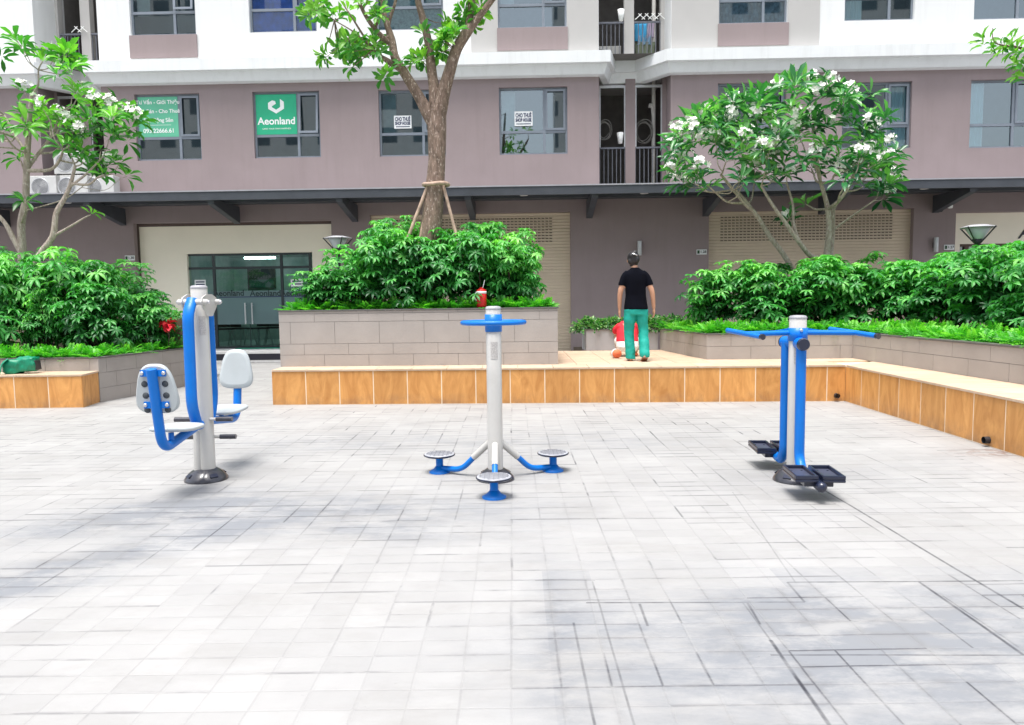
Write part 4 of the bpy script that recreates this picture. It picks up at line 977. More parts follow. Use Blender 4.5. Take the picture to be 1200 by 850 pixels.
# left planter and bench
l0 = onz(118, 471.6); l1 = onz(211, 454); LPz = .655
l1e = l0+(l1-l0)*1.25
planter_thing('planter_bed', 'grey tiled planter bed at the left behind the wooden bench', [((l0.x-6, l0.y), (l0.x, l0.y)), ((l0.x, l0.y), (l1e.x, l1e.y))], 0, [.2, .22, .21],
              [(l0.x-6, l0.y+.05), (l0.x-.05, l0.y+.05), (l1e.x-.05, l1e.y), (l1e.x-.3, 14.5), (l0.x-6, 14.5)], LPz-.05)
lb = MB(); WL = ony(207, 380, 12.9)
lbw = MB(); lbw.box(WL.x-7, WL.x, 12.9, 13.05, 0, 1.22); 
o = lbw.build('low_wall', M['beige_wall'], off=(WL.x-3, 12.95, 0)); tag(o, 'low beige garden wall behind the left shrubs', 'wall')
# left bench
e0 = onz(98, 478); e1 = onz(118, 471.5); BH = .455
ben = thing('wooden_bench', 'orange wood look tiled bench with the green bag at the left edge', 'bench', (e0.x, e0.y, 0)); off = (e0.x, e0.y, 0)
a, b_ = MB(), MB()
clad(a, b_, (e0.x-5, e0.y), (e0.x, e0.y), 0, [BH-.02], .462, offs=(.18,), gap=.013, flush=.001); clad(a, b_, (e0.x, e0.y), (e1.x, l0.y-.01), 0, [BH-.02], .8, offs=(0,), gap=.013, flush=.001)
a.build('riser_tiles', M['wood'], ben, off=off); b_.build('grout', M['woodgrout'], ben, off=off)
a = MB(); x = e0.x-5
for i in range(11):
    vs_ = [(x, e0.y-.012), (x+.452, e0.y-.012), (x+.452, l0.y-.004), (x, l0.y-.004)]
    if i == 10: vs_[1] = (e0.x+.012, e0.y-.012); vs_[2] = (e1.x+.012, l0.y-.004)
    a.add([(p, q, BH-.02) for p, q in vs_]+[(p, q, BH) for p, q in vs_], [(0,3,2,1),(4,5,6,7),(0,1,5,4),(1,2,6,5),(2,3,7,6),(3,0,4,7)], random.random()); x += .458
a.build('top_tiles', M['woodtop'], ben, off=off)

# ------------------------------------------------------------------ vegetation
def rv(s=1): return Vector((random.uniform(-s, s), random.uniform(-s, s), random.uniform(-s, s)))
def shrub_mesh(seed, n=330):
    random.seed(seed); mb = MB()
    lobes = [(Vector((random.uniform(-.28, .28), random.uniform(-.28, .28), random.uniform(.22, .86))), random.uniform(.20, .31)) for _ in range(12)]
    for i in range(n):
        c, r = random.choice(lobes); dr = Vector((random.gauss(0, 1), random.gauss(0, 1), random.gauss(.35, 1))).normalized()
        p = c + Vector((dr.x, dr.y, dr.z*.9))*r*random.uniform(.75, 1.08)
        if p.z < .1: continue
        up_ = (dr*.5+Vector((0, 0, .9))+rv(.25)).normalized()
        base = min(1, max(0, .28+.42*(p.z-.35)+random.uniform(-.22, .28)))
        k = random.randint(6, 8); L = random.uniform(.085, .13); a0 = random.uniform(0, 6.28); t1 = up_.orthogonal().normalized(); t2 = up_.cross(t1)
        for j in range(k):
            a = a0+j*2*math.pi/k; dd = t1*math.cos(a)+t2*math.sin(a)+up_*random.uniform(-.1, .25)
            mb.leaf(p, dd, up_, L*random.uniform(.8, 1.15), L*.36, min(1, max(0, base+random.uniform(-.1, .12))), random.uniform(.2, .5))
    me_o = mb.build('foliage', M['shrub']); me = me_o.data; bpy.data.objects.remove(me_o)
    st = MB()
    for i in range(7):
        c, r = random.choice(lobes); st.tube([(random.uniform(-.05, .05), random.uniform(-.05, .05), 0), (c.x*.4+random.uniform(-.05,.05), c.y*.4, c.z*.45), tuple(c)], [.016, .011, .006], 6)
    so_ = st.build('stems', M['stem']); ms = so_.data; bpy.data.objects.remove(so_)
    return me, ms
SH = [shrub_mesh(100+i) for i in range(5)]
def shrub(x, y, z, s, h, label, group):
    t_ = thing('leafy_shrub', label, 'shrub', (x, y, z), random.uniform(0, 6.28), group); t_.scale = (s, s, h)
    me, ms = random.choice(SH)
    for nm, d_ in (('foliage', me), ('stems', ms)):
        o = bpy.data.objects.new(nm, d_); col.objects.link(o); o.parent = t_
random.seed(11)
ordn = ['first', 'second', 'third', 'fourth', 'fifth', 'sixth', 'seventh', 'eighth', 'ninth', 'tenth']
sz = PZ+.74
cols_ = [(-2.85, .75, .72), (-2.38, .95, .95), (-1.75, 1.0, 1.26), (-1.1, 1.0, 1.34), (-.5, 1.0, 1.28), (-.0, .85, 1.1)]
for i, (x, s, h) in enumerate(cols_): shrub(x, 11.0+random.uniform(-.05, .1), sz, s*1.05, h*.93, f'dense glossy shrub in the centre planter front row, {ordn[i]} from the left', 'shrubs in the centre planter')
for i, (x, h) in enumerate([(-2.15, .85), (-1.7, 1.36), (-1.2, 1.2), (-.45, 1.42), (.0, 1.15)]): shrub(x, 11.75, sz, 1.05, h, f'shrub top showing behind the centre planter front row, {ordn[i]} from the left', 'shrubs in the centre planter')
rz = RPz-.04
rr = [(3.25, 12.1, 1.0, 1.08), (3.95, 11.75, 1.0, 1.05), (4.7, 11.6, 1.0, 1.1), (5.35, 11.7, 1.1, 1.2), (6.1, 11.3, 1.05, 1.1), (6.1, 10.4, 1.0, 1.05), (6.15, 9.5, 1.0, 1.08), (6.2, 8.6, 1.0, 1.1), (6.25, 7.7, 1.0, 1.1), (6.3, 6.8, 1.0, 1.1)]
for i, (x, y, s, h) in enumerate(rr): shrub(x, y, rz, s*1.12, h*1.0, f'bushy green shrub in the right planter bed, {ordn[i]} along its inner edge from the left', 'shrubs in the right planter bed')
rr = [(4.3, 12.7, 1.1, 1.1), (5.3, 12.6, 1.1, 1.15), (6.3, 12.4, 1.1, 1.2), (7.2, 11.9, 1.1, 1.2), (7.1, 10.7, 1.1, 1.25), (7.1, 9.6, 1.1, 1.25), (7.2, 8.5, 1.1, 1.25)]
for i, (x, y, s, h) in enumerate(rr): shrub(x, y, rz, s*1.15, h*1.06, f'taller shrub at the back of the right planter bed, {ordn[i]} from the left', 'shrubs in the right planter bed')
lz = LPz-.05
rr = [(-7.9, 11.6, 1.1, 1.5), (-7.25, 11.55, .7, 1.05), (-7.6, 12.2, 1.3, 1.65), (-6.85, 12.0, 1.3, 1.6), (-6.45, 11.6, 1.05, 1.15), (-6.15, 12.25, .95, 1.0), (-5.85, 12.7, .7, .72)]
for i, (x, y, s, h) in enumerate(rr): shrub(x, y, lz, s, h, f'leafy shrub in the left planter bed, {ordn[i]} from the left edge', 'shrubs in the left planter bed')
rr = [(-8.9, 13.5, 1.3, 1.2), (-8.0, 13.5, 1.3, 1.2), (-7.0, 13.5, 1.3, 1.0)]
for i, (x, y, s, h) in enumerate(rr): shrub(x, y, 1.1, s, h, f'shrub behind the low beige wall at the left, {ordn[i]} from the left edge', 'shrubs behind the beige wall')
# ferny ground cover (uncountable)
def ferns(name, polyline, width, z, n, label, matn='fern', L=(.14, .25)):
    mb = MB(); pts = [Vector((*p, 0)) for p in polyline]; segs = list(zip(pts[:-1], pts[1:])); ls = [(b-a).length for a, b in segs]
    for i in range(n):
        a, b = random.choices(segs, ls)[0]; dv = (b-a); p = a+dv*random.random(); nr = Vector((-dv.y, dv.x, 0)).normalized()
        p = p+nr*random.uniform(.02, width); p.z = z+random.uniform(0, .06)
        dr = Vector((random.gauss(0, .8), random.gauss(0, .8), random.uniform(.25, 1.1))).normalized(); l = random.uniform(*L)
        b0 = random.uniform(.25, .95)
        side = dr.cross(Vector((0, 0, 1))).normalized(); n2 = side.cross(dr)
        # frond: rachis with leaflets
        k = 6
        for j in range(k):
            t_ = (j+1)/k; q = p+dr*l*t_-Vector((0, 0, 1))*l*.25*t_*t_
            for s_ in (-1, 1): mb.leaf(q, side*s_+dr*.7, n2, l*.34*(1.15-t_*.6), l*.10, min(1, b0*(.7+.4*t_)), .2, .1)
    off = (polyline[0][0], polyline[0][1], z)
    tag(mb.build(name, M[matn], off=off), label, 'ground cover', kind='stuff')
ferns('fern_border', [(CP0[0]+.03, CP0[1]+.2), (CP1[0]-.1, CP1[1]+.2)], .4, sz, 1500, 'low bright green ferns along the front of the centre planter')
ferns('fern_border', [(q0.x+.03, q0.y), (q1.x+.05, q1.y+.08)][::-1], -.5, rz, 380, 'low bright green ferns on the short side of the right planter bed')
ferns('fern_border', [(q1.x+.05, q1.y+.10), (q2.x+.1, q2.y+.10)], .5, rz, 900, 'low bright green ferns along the inner front of the right planter bed')
ferns('fern_border', [(q2.x+.10, q2.y+.3), (q3.x+.10, q3.y)], .62, rz, 2400, 'low bright green ferns along the long right edge of the right planter bed')
ferns('fern_border', [(l0.x-3.2, l0.y+.08), (l0.x-.1, l0.y+.08)], .4, lz, 950, 'low bright green ferns behind the left bench')
ferns('fern_border', [(l0.x-.05, l0.y+.1), (l1e.x-.08, l1e.y)], .4, lz, 420, 'low bright green ferns on the angled side of the left planter bed')
# small variegated bushes in the trough
def small_bush(x, y, z, r, label):
    mb = MB()
    for i in range(260):
        dr = Vector((random.gauss(0, 1), random.gauss(0, 1), abs(random.gauss(0, 1)))).normalized(); p = Vector((dr.x*r*1.25, dr.y*r, dr.z*r*.85))*random.uniform(.5, 1.05)
        for j in range(3): mb.leaf(p, dr+rv(.8), Vector((0, 0, 1)), random.uniform(.05, .09), .035, min(1, max(0, random.gauss(.5, .25))), .3)
    t_ = thing('small_bush', label, 'bush', (x, y, z), 0, 'small bushes in the back trough'); mb.build('foliage', M['box_leaf'], t_)
    s_ = MB(); s_.tube([(0, 0, -.02), (0, 0, r*.6)], [.012, .006], 6); s_.build('stem', M['stem'], t_)
for i, (x, l_) in enumerate(((b0.x+.10, 'leftmost small pale leaved bush in the back trough'), (b0.x+.48, 'small pale leaved bush just left of the woman'), (b0.x+.88, 'small pale leaved bush hidden behind the woman'), (b0.x+1.22, 'small pale leaved bush just right of the woman'), (b0.x+1.55, 'rightmost small pale leaved bush in the back trough'))):
    small_bush(x, 13.2, PZ+.33, .27, l_)

# trees -----------------------------------------------------------------
def grow(root_paths, tips, Y0):
    """root_paths: list of polylines [(Vector,r)...]; tips: Vectors. returns tubes + tip dirs"""
    nodes = []
    tubes = []
    for pth in root_paths:
        tubes.append(pth)
        for p, r in pth: nodes.append((p, r))
    tips = sorted(tips, key=lambda p: min((p-n[0]).length for n in nodes)); out = []
    for tp_ in tips:
        best = min(nodes, key=lambda n: (tp_-n[0]).length + (1.0 if n[0].z > tp_.z-.05 else 0) + .35*(tp_-n[0]).length*(0 if n[1] > .012 else 1))
        a, r = best; dv = tp_-a; L = dv.length
        m1 = a+dv*.4+Vector((dv.x*.12, dv.y*.12, -L*.10))+rv(.05*L); m2 = a+dv*.75+Vector((dv.x*.05, 0, -L*.05))+rv(.04*L)
        r0 = min(r*.75, .012+.022*L); pth = [(a, r0), (m1, r0*.8), (m2, r0*.65), (tp_, max(.006, r0*.5))]
        tubes.append(pth); nodes += [(m1, r0*.8), (m2, r0*.65), (tp_, r0*.5)]
        out.append((tp_, (tp_-m2).normalized()))
    return tubes, out
def smooth_path(pth, k=4):
    P = [p for p, r in pth]; Rr = [r for p, r in pth]; n = len(P); o = []; ro = []
    for i in range(n-1):
        p0, p1, p2, p3 = P[max(i-1, 0)], P[i], P[i+1], P[min(i+2, n-1)]
        for j in range(k):
            t = j/k; o.append(.5*((2*p1)+(p2-p0)*t+(2*p0-5*p1+4*p2-p3)*t*t+(3*p1-p0-3*p2+p3)*t**3)); ro.append(Rr[i]*(1-t)+Rr[i+1]*t)
    o.append(P[-1]); ro.append(Rr[-1]); return o, ro
def plume_tuft(mb, p, dr, n, L, lo=.15, hi=.75, W=.36):
    ax = (dr+Vector((0, 0, .7))).normalized(); t1 = ax.orthogonal().normalized(); t2 = ax.cross(t1); a0 = random.uniform(0, 6.28)
    b = random.uniform(lo, hi)
    for j in range(n):
        a = a0+j*2.4; el = random.uniform(-.25, .95); q = p+ax*random.uniform(-.04, .05)
        dd = (t1*math.cos(a)+t2*math.sin(a))*math.cos(el)+ax*math.sin(el)
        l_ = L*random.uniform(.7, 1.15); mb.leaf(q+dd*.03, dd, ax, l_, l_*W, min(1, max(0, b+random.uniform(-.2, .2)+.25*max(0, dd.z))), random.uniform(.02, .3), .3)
def flowers(mb, p, n=9, r=.09):
    for i in range(n):
        c = p+Vector((random.gauss(0, 1), random.gauss(0, 1), random.gauss(.2, .8)))*r*.55; ax = (c-p+Vector((0, -.03, .03))+rv(.02)).normalized(); t1 = ax.orthogonal().normalized(); t2 = ax.cross(t1)
        for j in range(5):
            a = j*1.257; dd = t1*math.cos(a)+t2*math.sin(a)+ax*.35; mb.leaf(c, dd, ax, .058, .040, .5, -.1, .1)
def plumeria(name, label, base, roots, tips, matn, Lf=.25, nleaf=10, nflower=.3, lo=.15, hi=.75, group=None):
    t_ = thing(name, label, 'tree', base, 0, group)
    tubes, ends = grow(roots, tips, 0); mb = MB()
    for pth in tubes:
        P, Rr = smooth_path(pth); mb.tube(P, Rr, 8)
    mb.build('trunk', M['pale_bark'], t_, off=base)
    lf = MB(); fl = MB()
    for p, d_ in ends:
        plume_tuft(lf, p, d_, random.randint(nleaf-2, nleaf+3), Lf*random.uniform(.75, 1.1), lo, hi, .27 if matn == 'plum' else .32)
        if random.random() < nflower: flowers(fl, p+(d_+Vector((0, -.5, .6))).normalized()*.13, 12)
    lf.build('crown', M[matn], t_, off=base); fl.build('flowers', M['petal'], t_, off=base)
    return t_
def PY(px, py, y): return ony(px, py, y)
random.seed(21)
# right pair of frangipani: left leaning one and right one
YR = 12.6
def crown_tips(poly_top, x0, x1, n, Y, dep=1.1, bot=lambda x: 230):
    out = []; tries = 0
    while len(out) < n and tries < 20000:
        tries += 1; x = random.uniform(x0, x1); 
        for (a, b) in zip(poly_top[:-1], poly_top[1:]):
            if a[0] <= x <= b[0]: yt = a[1]+(b[1]-a[1])*(x-a[0])/(b[0]-a[0]); break
        else: continue
        yb = bot(x)
        if yb <= yt: continue
        y = yt+(yb-yt)*random.random()**1.25; p = PY(x, y, Y+random.uniform(-dep, dep)*.9)
        if all((p-q).length > .145 for q in out): out.append(p)
    return out
topR = [(782, 175), (800, 150), (835, 128), (865, 118), (900, 112), (925, 108), (935, 102)]
tipsA = crown_tips(topR, 785, 905, 76, YR, .9, lambda x: 222-(x-785)*.05)
rootsA = [[(PY(932, 330, YR), .05), (PY(921, 303, YR), .045), (PY(902, 277, YR), .042), (PY(885, 250, YR), .038), (PY(872, 238, YR), .03), (PY(845, 205, YR-.1), .022)],
          [(PY(902, 277, YR), .035), (PY(893, 262, YR+.1), .03), (PY(876, 238, YR+.2), .026), (PY(862, 222, YR+.2), .02)]]
b_ = PY(934, 330, YR); b_.z = rz
rootsA[0].insert(0, (b_, .055))
plumeria('frangipani_tree', 'white flowering frangipani tree leaning left with a slender bare trunk', b_, rootsA, tipsA, 'plum', .30, 10, .5)
topR2 = [(885, 118), (905, 110), (930, 100), (955, 96), (975, 100), (1000, 118), (1015, 106), (1030, 120), (1048, 170), (1052, 225)]
tipsB = crown_tips(topR2, 880, 1048, 92, YR-.2, .95, lambda x: 212 if x < 1000 else 228)
tipsB += [PY(1040, 218, YR-.2), PY(1035, 232, YR), PY(925, 258, YR+.1), PY(945, 240, YR+.2), PY(1022, 200, YR)]
rootsB = [[(PY(966, 335, YR-.1), .07), (PY(968, 305, YR-.1), .055), (PY(971, 275, YR-.1), .05), (PY(970, 245, YR-.1), .045), (PY(962, 215, YR-.1), .03), (PY(955, 190, YR-.2), .02)],
          [(PY(968, 305, YR-.1), .05), (PY(950, 300, YR-.2), .042), (PY(936, 283, YR-.3), .038), (PY(918, 258, YR-.3), .032), (PY(905, 240, YR-.3), .026), (PY(892, 218, YR-.3), .018)],
          [(PY(973, 300, YR), .045), (PY(976, 270, YR+.1), .036), (PY(977, 245, YR+.1), .03), (PY(990, 225, YR+.1), .022), (PY(1005, 195, YR+.1), .016)],
          [(PY(936, 283, YR-.3), .03), (PY(930, 262, YR-.2), .024), (PY(929, 240, YR-.1), .02), (PY(922, 215, YR), .016)],
          [(PY(978, 268, YR), .018), (PY(1000, 252, YR-.1), .014), (PY(1025, 235, YR-.2), .010)]]
b_ = PY(966, 335, YR-.1); b_.z = rz; rootsB[0].insert(0, (b_, .08))
plumeria('frangipani_tree', 'broad white flowering frangipani tree with several forked trunks', b_, rootsB, tipsB, 'plum', .30, 10, .42)
# tied ropes at the trunks
# left frangipani
YL = 12.4
topL = [(-60, 90), (-20, 70), (10, 50), (25, 46), (45, 55), (60, 70), (75, 62), (95, 70), (100, 100), (120, 120), (150, 130), (170, 140)]
tipsL = crown_tips(topL, -60, 165, 58, YL, .9, lambda x: 165 if x < 60 else 185-.1*(x-60))
tipsL += [PY(20, 48, YL), PY(28, 60, YL-.3), PY(78, 66, YL-.2), PY(90, 74, YL), PY(50, 72, YL), PY(150, 138, YL-.2), PY(163, 142, YL-.1), PY(152, 152, YL-.3), PY(110, 205, YL), PY(125, 195, YL-.1), PY(148, 207, YL-.2), PY(22, 185, YL), PY(30, 238, YL-.3), PY(100, 185, YL)]
rootsL = [[(PY(27, 315, YL), .07), (PY(26, 290, YL), .065), (PY(25, 262, YL), .06), (PY(30, 235, YL), .055), (PY(31, 200, YL), .05), (PY(33, 165, YL), .045), (PY(35, 135, YL), .035), (PY(37, 112, YL), .025)],
          [(PY(27, 300, YL), .05), (PY(16, 280, YL), .045), (PY(6, 262, YL), .035), (PY(-12, 240, YL), .03), (PY(-25, 210, YL), .022)],
          [(PY(31, 200, YL), .03), (PY(45, 180, YL+.1), .026), (PY(60, 160, YL+.1), .022), (PY(72, 130, YL+.1), .016)],
          [(PY(33, 180, YL), .025), (PY(18, 160, YL), .022), (PY(5, 135, YL), .018)]]
b_ = PY(27, 315, YL); b_.z = lz; rootsL[0].insert(0, (b_, .08))
plumeria('frangipani_tree', 'white flowering frangipani tree with an upright trunk at the left edge', b_, rootsL, tipsL, 'plum_bright', .29, 10, .26, .1, .85)
YM = 12.0
rootsM = [[(PY(40, 320, YM), .055), (PY(48, 297, YM), .05), (PY(62, 277, YM), .048), (PY(66, 250, YM), .042), (PY(76, 232, YM), .036), (PY(83, 215, YM), .03), (PY(88, 195, YM), .022)],
          [(PY(64, 276, YM), .024), (PY(80, 267, YM), .02), (PY(98, 256, YM), .014), (PY(106, 252, YM), .01)],
          [(PY(83, 218, YM), .024), (PY(100, 205, YM), .018), (PY(115, 190, YM), .014)]]
tipsM = [PY(*p, YM+random.uniform(-.3, .3)) for p in ((92, 168), (105, 160), (118, 178), (130, 158), (112, 140), (140, 192), (98, 190), (80, 170), (88, 150), (122, 205))]
b_ = PY(40, 320, YM); b_.z = lz; rootsM[0].insert(0, (b_, .06))
tm = plumeria('frangipani_tree', 'smaller slanting frangipani tree in front of the air conditioner units', b_, rootsM, tipsM, 'plum_bright', .22, 8, .15, .3, .8)
lf = MB(); plume_tuft(lf, PY(108, 251, YM), Vector((1, 0, .3)), 6, .2, .6, .9); lf.build('low_leaves', M['plum_bright'], tm, off=b_)

# main tree
YT = 11.5
tree = thing('tall_tree', 'tall brown barked street tree forking above the centre planter', 'tree', tuple(ony(505, 330, YT).xy)+(sz,))
tb_ = tree.location.copy()
def P(x, y, dy=0): return PY(x, y, YT+dy)
trunk = [(Vector((tb_.x-.02, YT, sz)), .19), (P(504, 285), .175), (P(507, 250), .155), (P(510, 215), .14), (P(512, 185), .130), (P(512, 155), .140), (P(512, 132), .145)]
limbs = [[(P(511, 150), .10), (P(503, 135), .105), (P(490, 112), .082), (P(474, 86), .072), (P(463, 68), .066), (P(459, 46, .1), .055), (P(452, 24, .1), .04), (P(448, 0, .1), .035), (P(446, -40, .1), .03), (P(440, -90), .02)],
         [(P(512, 140), .12), (P(509, 105, .05), .085), (P(506, 85, .1), .075), (P(502, 50, .1), .062), (P(495, 20, .1), .052), (P(489, -5, .1), .046), (P(486, -60, .2), .035), (P(480, -120), .02)],
         [(P(513, 140), .12), (P(521, 105, -.05), .095), (P(528, 80, -.1), .085), (P(535, 58, -.1), .08), (P(547, 38, -.1), .078), (P(558, 24, -.1), .055), (P(572, 6, -.15), .045), (P(590, -20, -.2), .04), (P(620, -80, -.3), .025)],
         [(P(549, 34, -.1), .055), (P(551, 15), .058), (P(553, -5), .055), (P(556, -60), .045), (P(560, -130), .03)],
         [(P(458, 52, .1), .045), (P(440, 35, 0), .034), (P(424, 10, -.1), .026), (P(414, -20, -.1), .02)],
         [(P(474, 84), .05), (P(455, 72, -.1), .042), (P(437, 58, -.1), .02), (P(412, 20, -.2), .012), (P(404, 8, -.2), .010)],
         [(P(455, 45, .1), .035), (P(456, 25, .2), .028), (P(464, 0, .2), .022), (P(470, -40, .2), .018)],
         [(P(437, 58, -.1), .014), (P(415, 38, -.1), .010), (P(392, 24, 0), .008), (P(375, 12, 0), .006)]]
tr = MB()
for pth in [trunk]+limbs:
    Pp, Rr = smooth_path(pth, 5); tr.tube(Pp, [r*(1+.06*noise.noise(p*5)) for p, r in zip(Pp, Rr)], 14)
random.seed(5)
lf = MB(); clusters = [((425, 58), 9, 20), ((405, 52), 7, 16), ((440, 50), 5, 12), ((450, 88), 2, 5), ((385, 62), 2, 8), ((480, 72), 4, 12), ((495, 70), 3, 8), ((372, 8), 4, 12), ((365, 20), 3, 8), ((392, 18), 3, 8), ((432, 2), 4, 10), ((443, 18), 4, 9),
                   ((520, 45), 9, 16), ((513, 60), 5, 10), ((530, 35), 4, 8), ((544, 22), 7, 14), ((552, 12), 3, 8), ((562, -30), 6, 30), ((470, -40), 8, 40), ((430, -50), 8, 40), ((510, -70), 8, 40), ((600, -60), 6, 30)]
tw = tr
allc = [p for l in limbs for p, r in l]
for (cx, cy), n, sp in clusters:
    for i in range(n):
        p = PY(cx+random.gauss(0, sp*.5), cy+random.gauss(0, sp*.4), YT+random.uniform(-.35, .35))
        a = min(allc, key=lambda q: (q-p).length); 
        if (a-p).length > .06: tw.tube([a, (a+p)/2+rv(.03), p], [.010, .007, .004], 5)
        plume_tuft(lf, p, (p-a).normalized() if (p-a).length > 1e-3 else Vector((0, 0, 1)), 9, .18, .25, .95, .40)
lf.build('crown', M['treeleaf'], tree, off=tb_); tr.build('trunk', M['bark'], tree, off=tb_)
# stakes around the tree
stk = thing('tree_stakes', 'tripod of pale wooden stakes tied around the tall tree trunk', 'tree support', (tb_.x, YT, sz)); off = (tb_.x, YT, sz)
for (x, y, dy, tx) in ((470, 300, -.2, 505), (488, 300, -.12, 508), (541, 300, -.15, 517), (505, 300, .5, 512)):
    a = P(tx, 208, dy*.25); b2 = PY(x, y, YT+dy); b2 = a+(b2-a)*((a.z-sz)/(a.z-b2.z)); s_ = MB(); s_.tube([b2, a, a+(a-b2)*.05], .026, 8); s_.build('stake', M['stake'], stk, off=off)
s_ = MB(); c = P(511, 217)
pts = [c+Vector((.19*math.cos(k/16*2*math.pi), .19*math.sin(k/16*2*math.pi), .01*math.sin(k))) for k in range(17)]; s_.tube(pts, .03, 8); s_.build('tie_ring', M['stake'], stk, off=off)
# branch entering at top right
Yb = 8.5; b_ = onz(1330, 480, 0); b_ = Vector((7.6, 8.5, 0.8))
tree2 = thing('overhanging_tree', 'leafy tree whose branch hangs into view at the top right corner', 'tree', b_)
tr = MB(); path_ = [(b_, .12), (b_+Vector((0, 0, 2)), .10), (Vector((7.3, 8.5, 4.2)), .06), (PY(1230, 60, Yb), .02), (PY(1190, 55, Yb), .012), (PY(1166, 50, Yb), .006), (PY(1163, 33, Yb), .003)]
Pp, Rr = smooth_path(path_, 5); tr.tube(Pp, Rr, 10); tr.build('trunk', M['bark'], tree2, off=b_)
lf = MB()
for (cx, cy, n) in ((1162, 50, 3), (1175, 58, 3), (1188, 55, 4), (1195, 70, 4), (1200, 85, 3), (1215, 60, 6), (1240, 40, 10), (1280, 10, 14)):
    for i in range(n): 
        p = PY(cx+random.gauss(0, 5), cy+random.gauss(0, 5), Yb+random.uniform(-.15, .15)); plume_tuft(lf, p, Vector((-.6, 0, -.3)), 6, .14, .35, .95, .36)
lf.build('crown', M['treeleaf'], tree2, off=b_)
# red flower by the left bed
p = ony(196, 381, 12.2); rf = thing('red_flower', 'red flower head at the right end of the left shrubs', 'flower', (p.x, 12.2, lz))
s_ = MB(); s_.tube([(0, 0, 0), (.02, 0, (p.z-lz)*.6), (0, 0, p.z-lz)], .01, 6); s_.build('stem', M['stem'], rf)
s_ = MB()
for i in range(26):
    dr = Vector((random.gauss(0, 1), random.gauss(0, 1)-.3, random.gauss(.1, .6))).normalized(); s_.leaf(Vector((0, 0, p.z-lz+random.uniform(-.06, .05))), dr, Vector((0, 0, 1)), random.uniform(.1, .17), .08, .5, .2)
s_.build('petals', M['redpetal'], rf)
bw_ = MB(); p = ony(211, 393, 12.9); bw_.box(-.11, .11, -.1, .1, 0, 1.15); o = bw_.build('brick_pier', mat('brown_pier', (.20, .13, .09), .8, dirt=.3), off=(0, 0, 0)); o.location = (p.x+.01, 12.75, 0); tag(o, 'small brown pier at the end of the low beige wall', 'pier')

# garden lamps
def garden_lamp(px, py, y, s, label):
    p = ony(px, py, y); t_ = thing('garden_lamp', label, 'lamp', (p.x, y, PZ), 0, 'garden lamps in the planters'); z = p.z-PZ
    s_ = MB(); s_.tube([(0, 0, 0), (0, 0, z-.17*s)], .035, 12); s_.build('post', M['dark'], t_)
    s_ = MB(); s_.lathe([(0, z-.17*s), (.06*s, z-.16*s), (.20*s, z+.07*s), (.19*s, z+.075*s)], seg=24); s_.build('glass_bowl', M['lampglass'], t_)
    s_ = MB()
    for k in range(4):
        a = k*math.pi/2+.5; s_.tube([(.05*s*math.cos(a), .05*s*math.sin(a), z-.19*s), (.30*s*math.cos(a), .30*s*math.sin(a), z+.08*s)], .012*s, 6)
    s_.lathe([(0, z-.24*s), (.04*s, z-.22*s), (.085*s, z-.12*s), (.0, z-.10*s)], seg=16); s_.build('ribs', M['dark'], t_)
    s_ = MB(); s_.lathe([(0, z+.125*s), (.14*s, z+.12*s), (.27*s, z+.085*s), (.275*s, z+.07*s), (0, z+.08*s)], seg=28); s_.build('cap', M['capgrey'], t_)
garden_lamp(396, 284, 12.85, .85, 'dark cone garden lamp above the left end of the centre hedge')
garden_lamp(1146, 272, 11.9, .92, 'dark cone garden lamp above the right hedge by the cream shopfront')

# ------------------------------------------------------------------ exercise machines
def base_dome(parent, r=.155, h=.085, name='base'):
    s_ = MB(); s_.lathe([(r, 0), (r, .012), (r*.93, .03), (r*.72, h*.75), (r*.5, h), (r*.4, h*1.02), (0, h*1.02)], seg=36); q = s_; q.cur = 1
    for k in range(4):
        a = k*math.pi/2+.8; q.obox(Matrix.Translation((r*.80*math.cos(a), r*.80*math.sin(a), .045)) @ Matrix.Rotation(a, 4, 'Z') @ Matrix.Rotation(.6, 4, 'Y'), .035, .06, .02)
    return s_.build(name, [M['blackbase'], M['navy']], parent)
def column(parent, h, r=.0585, name='column', x=0, y=0):
    s_ = MB(); s_.lathe([(r, .02), (r, h-.022), (r*.98, h-.02)], (x, y, 0), 32); o = s_.build(name, M['whitepaint'], parent)
    c_ = MB(); c_.lathe([(r+.002, h-.024), (r+.002, h-.014), (r*.88, h-.004), (r*.5, h), (0, h)], (x, y, 0), 32); c_.build('top_cap', M['capgrey'], parent); return o
def sticker(parent, r, z0, z1, a0, a1, x=0, y=0):
    s_ = MB(); n = 10; vs_ = []
    for zz in (z0, z1):
        for i in range(n+1):
            a = a0+(a1-a0)*i/n; vs_.append((x+(r+.0015)*math.cos(a), y+(r+.0015)*math.sin(a), zz))
    s_.add(vs_, [(i, i+1, n+2+i, n+1+i) for i in range(n)]); s_.build('instruction_sticker', M['sticker'], parent)
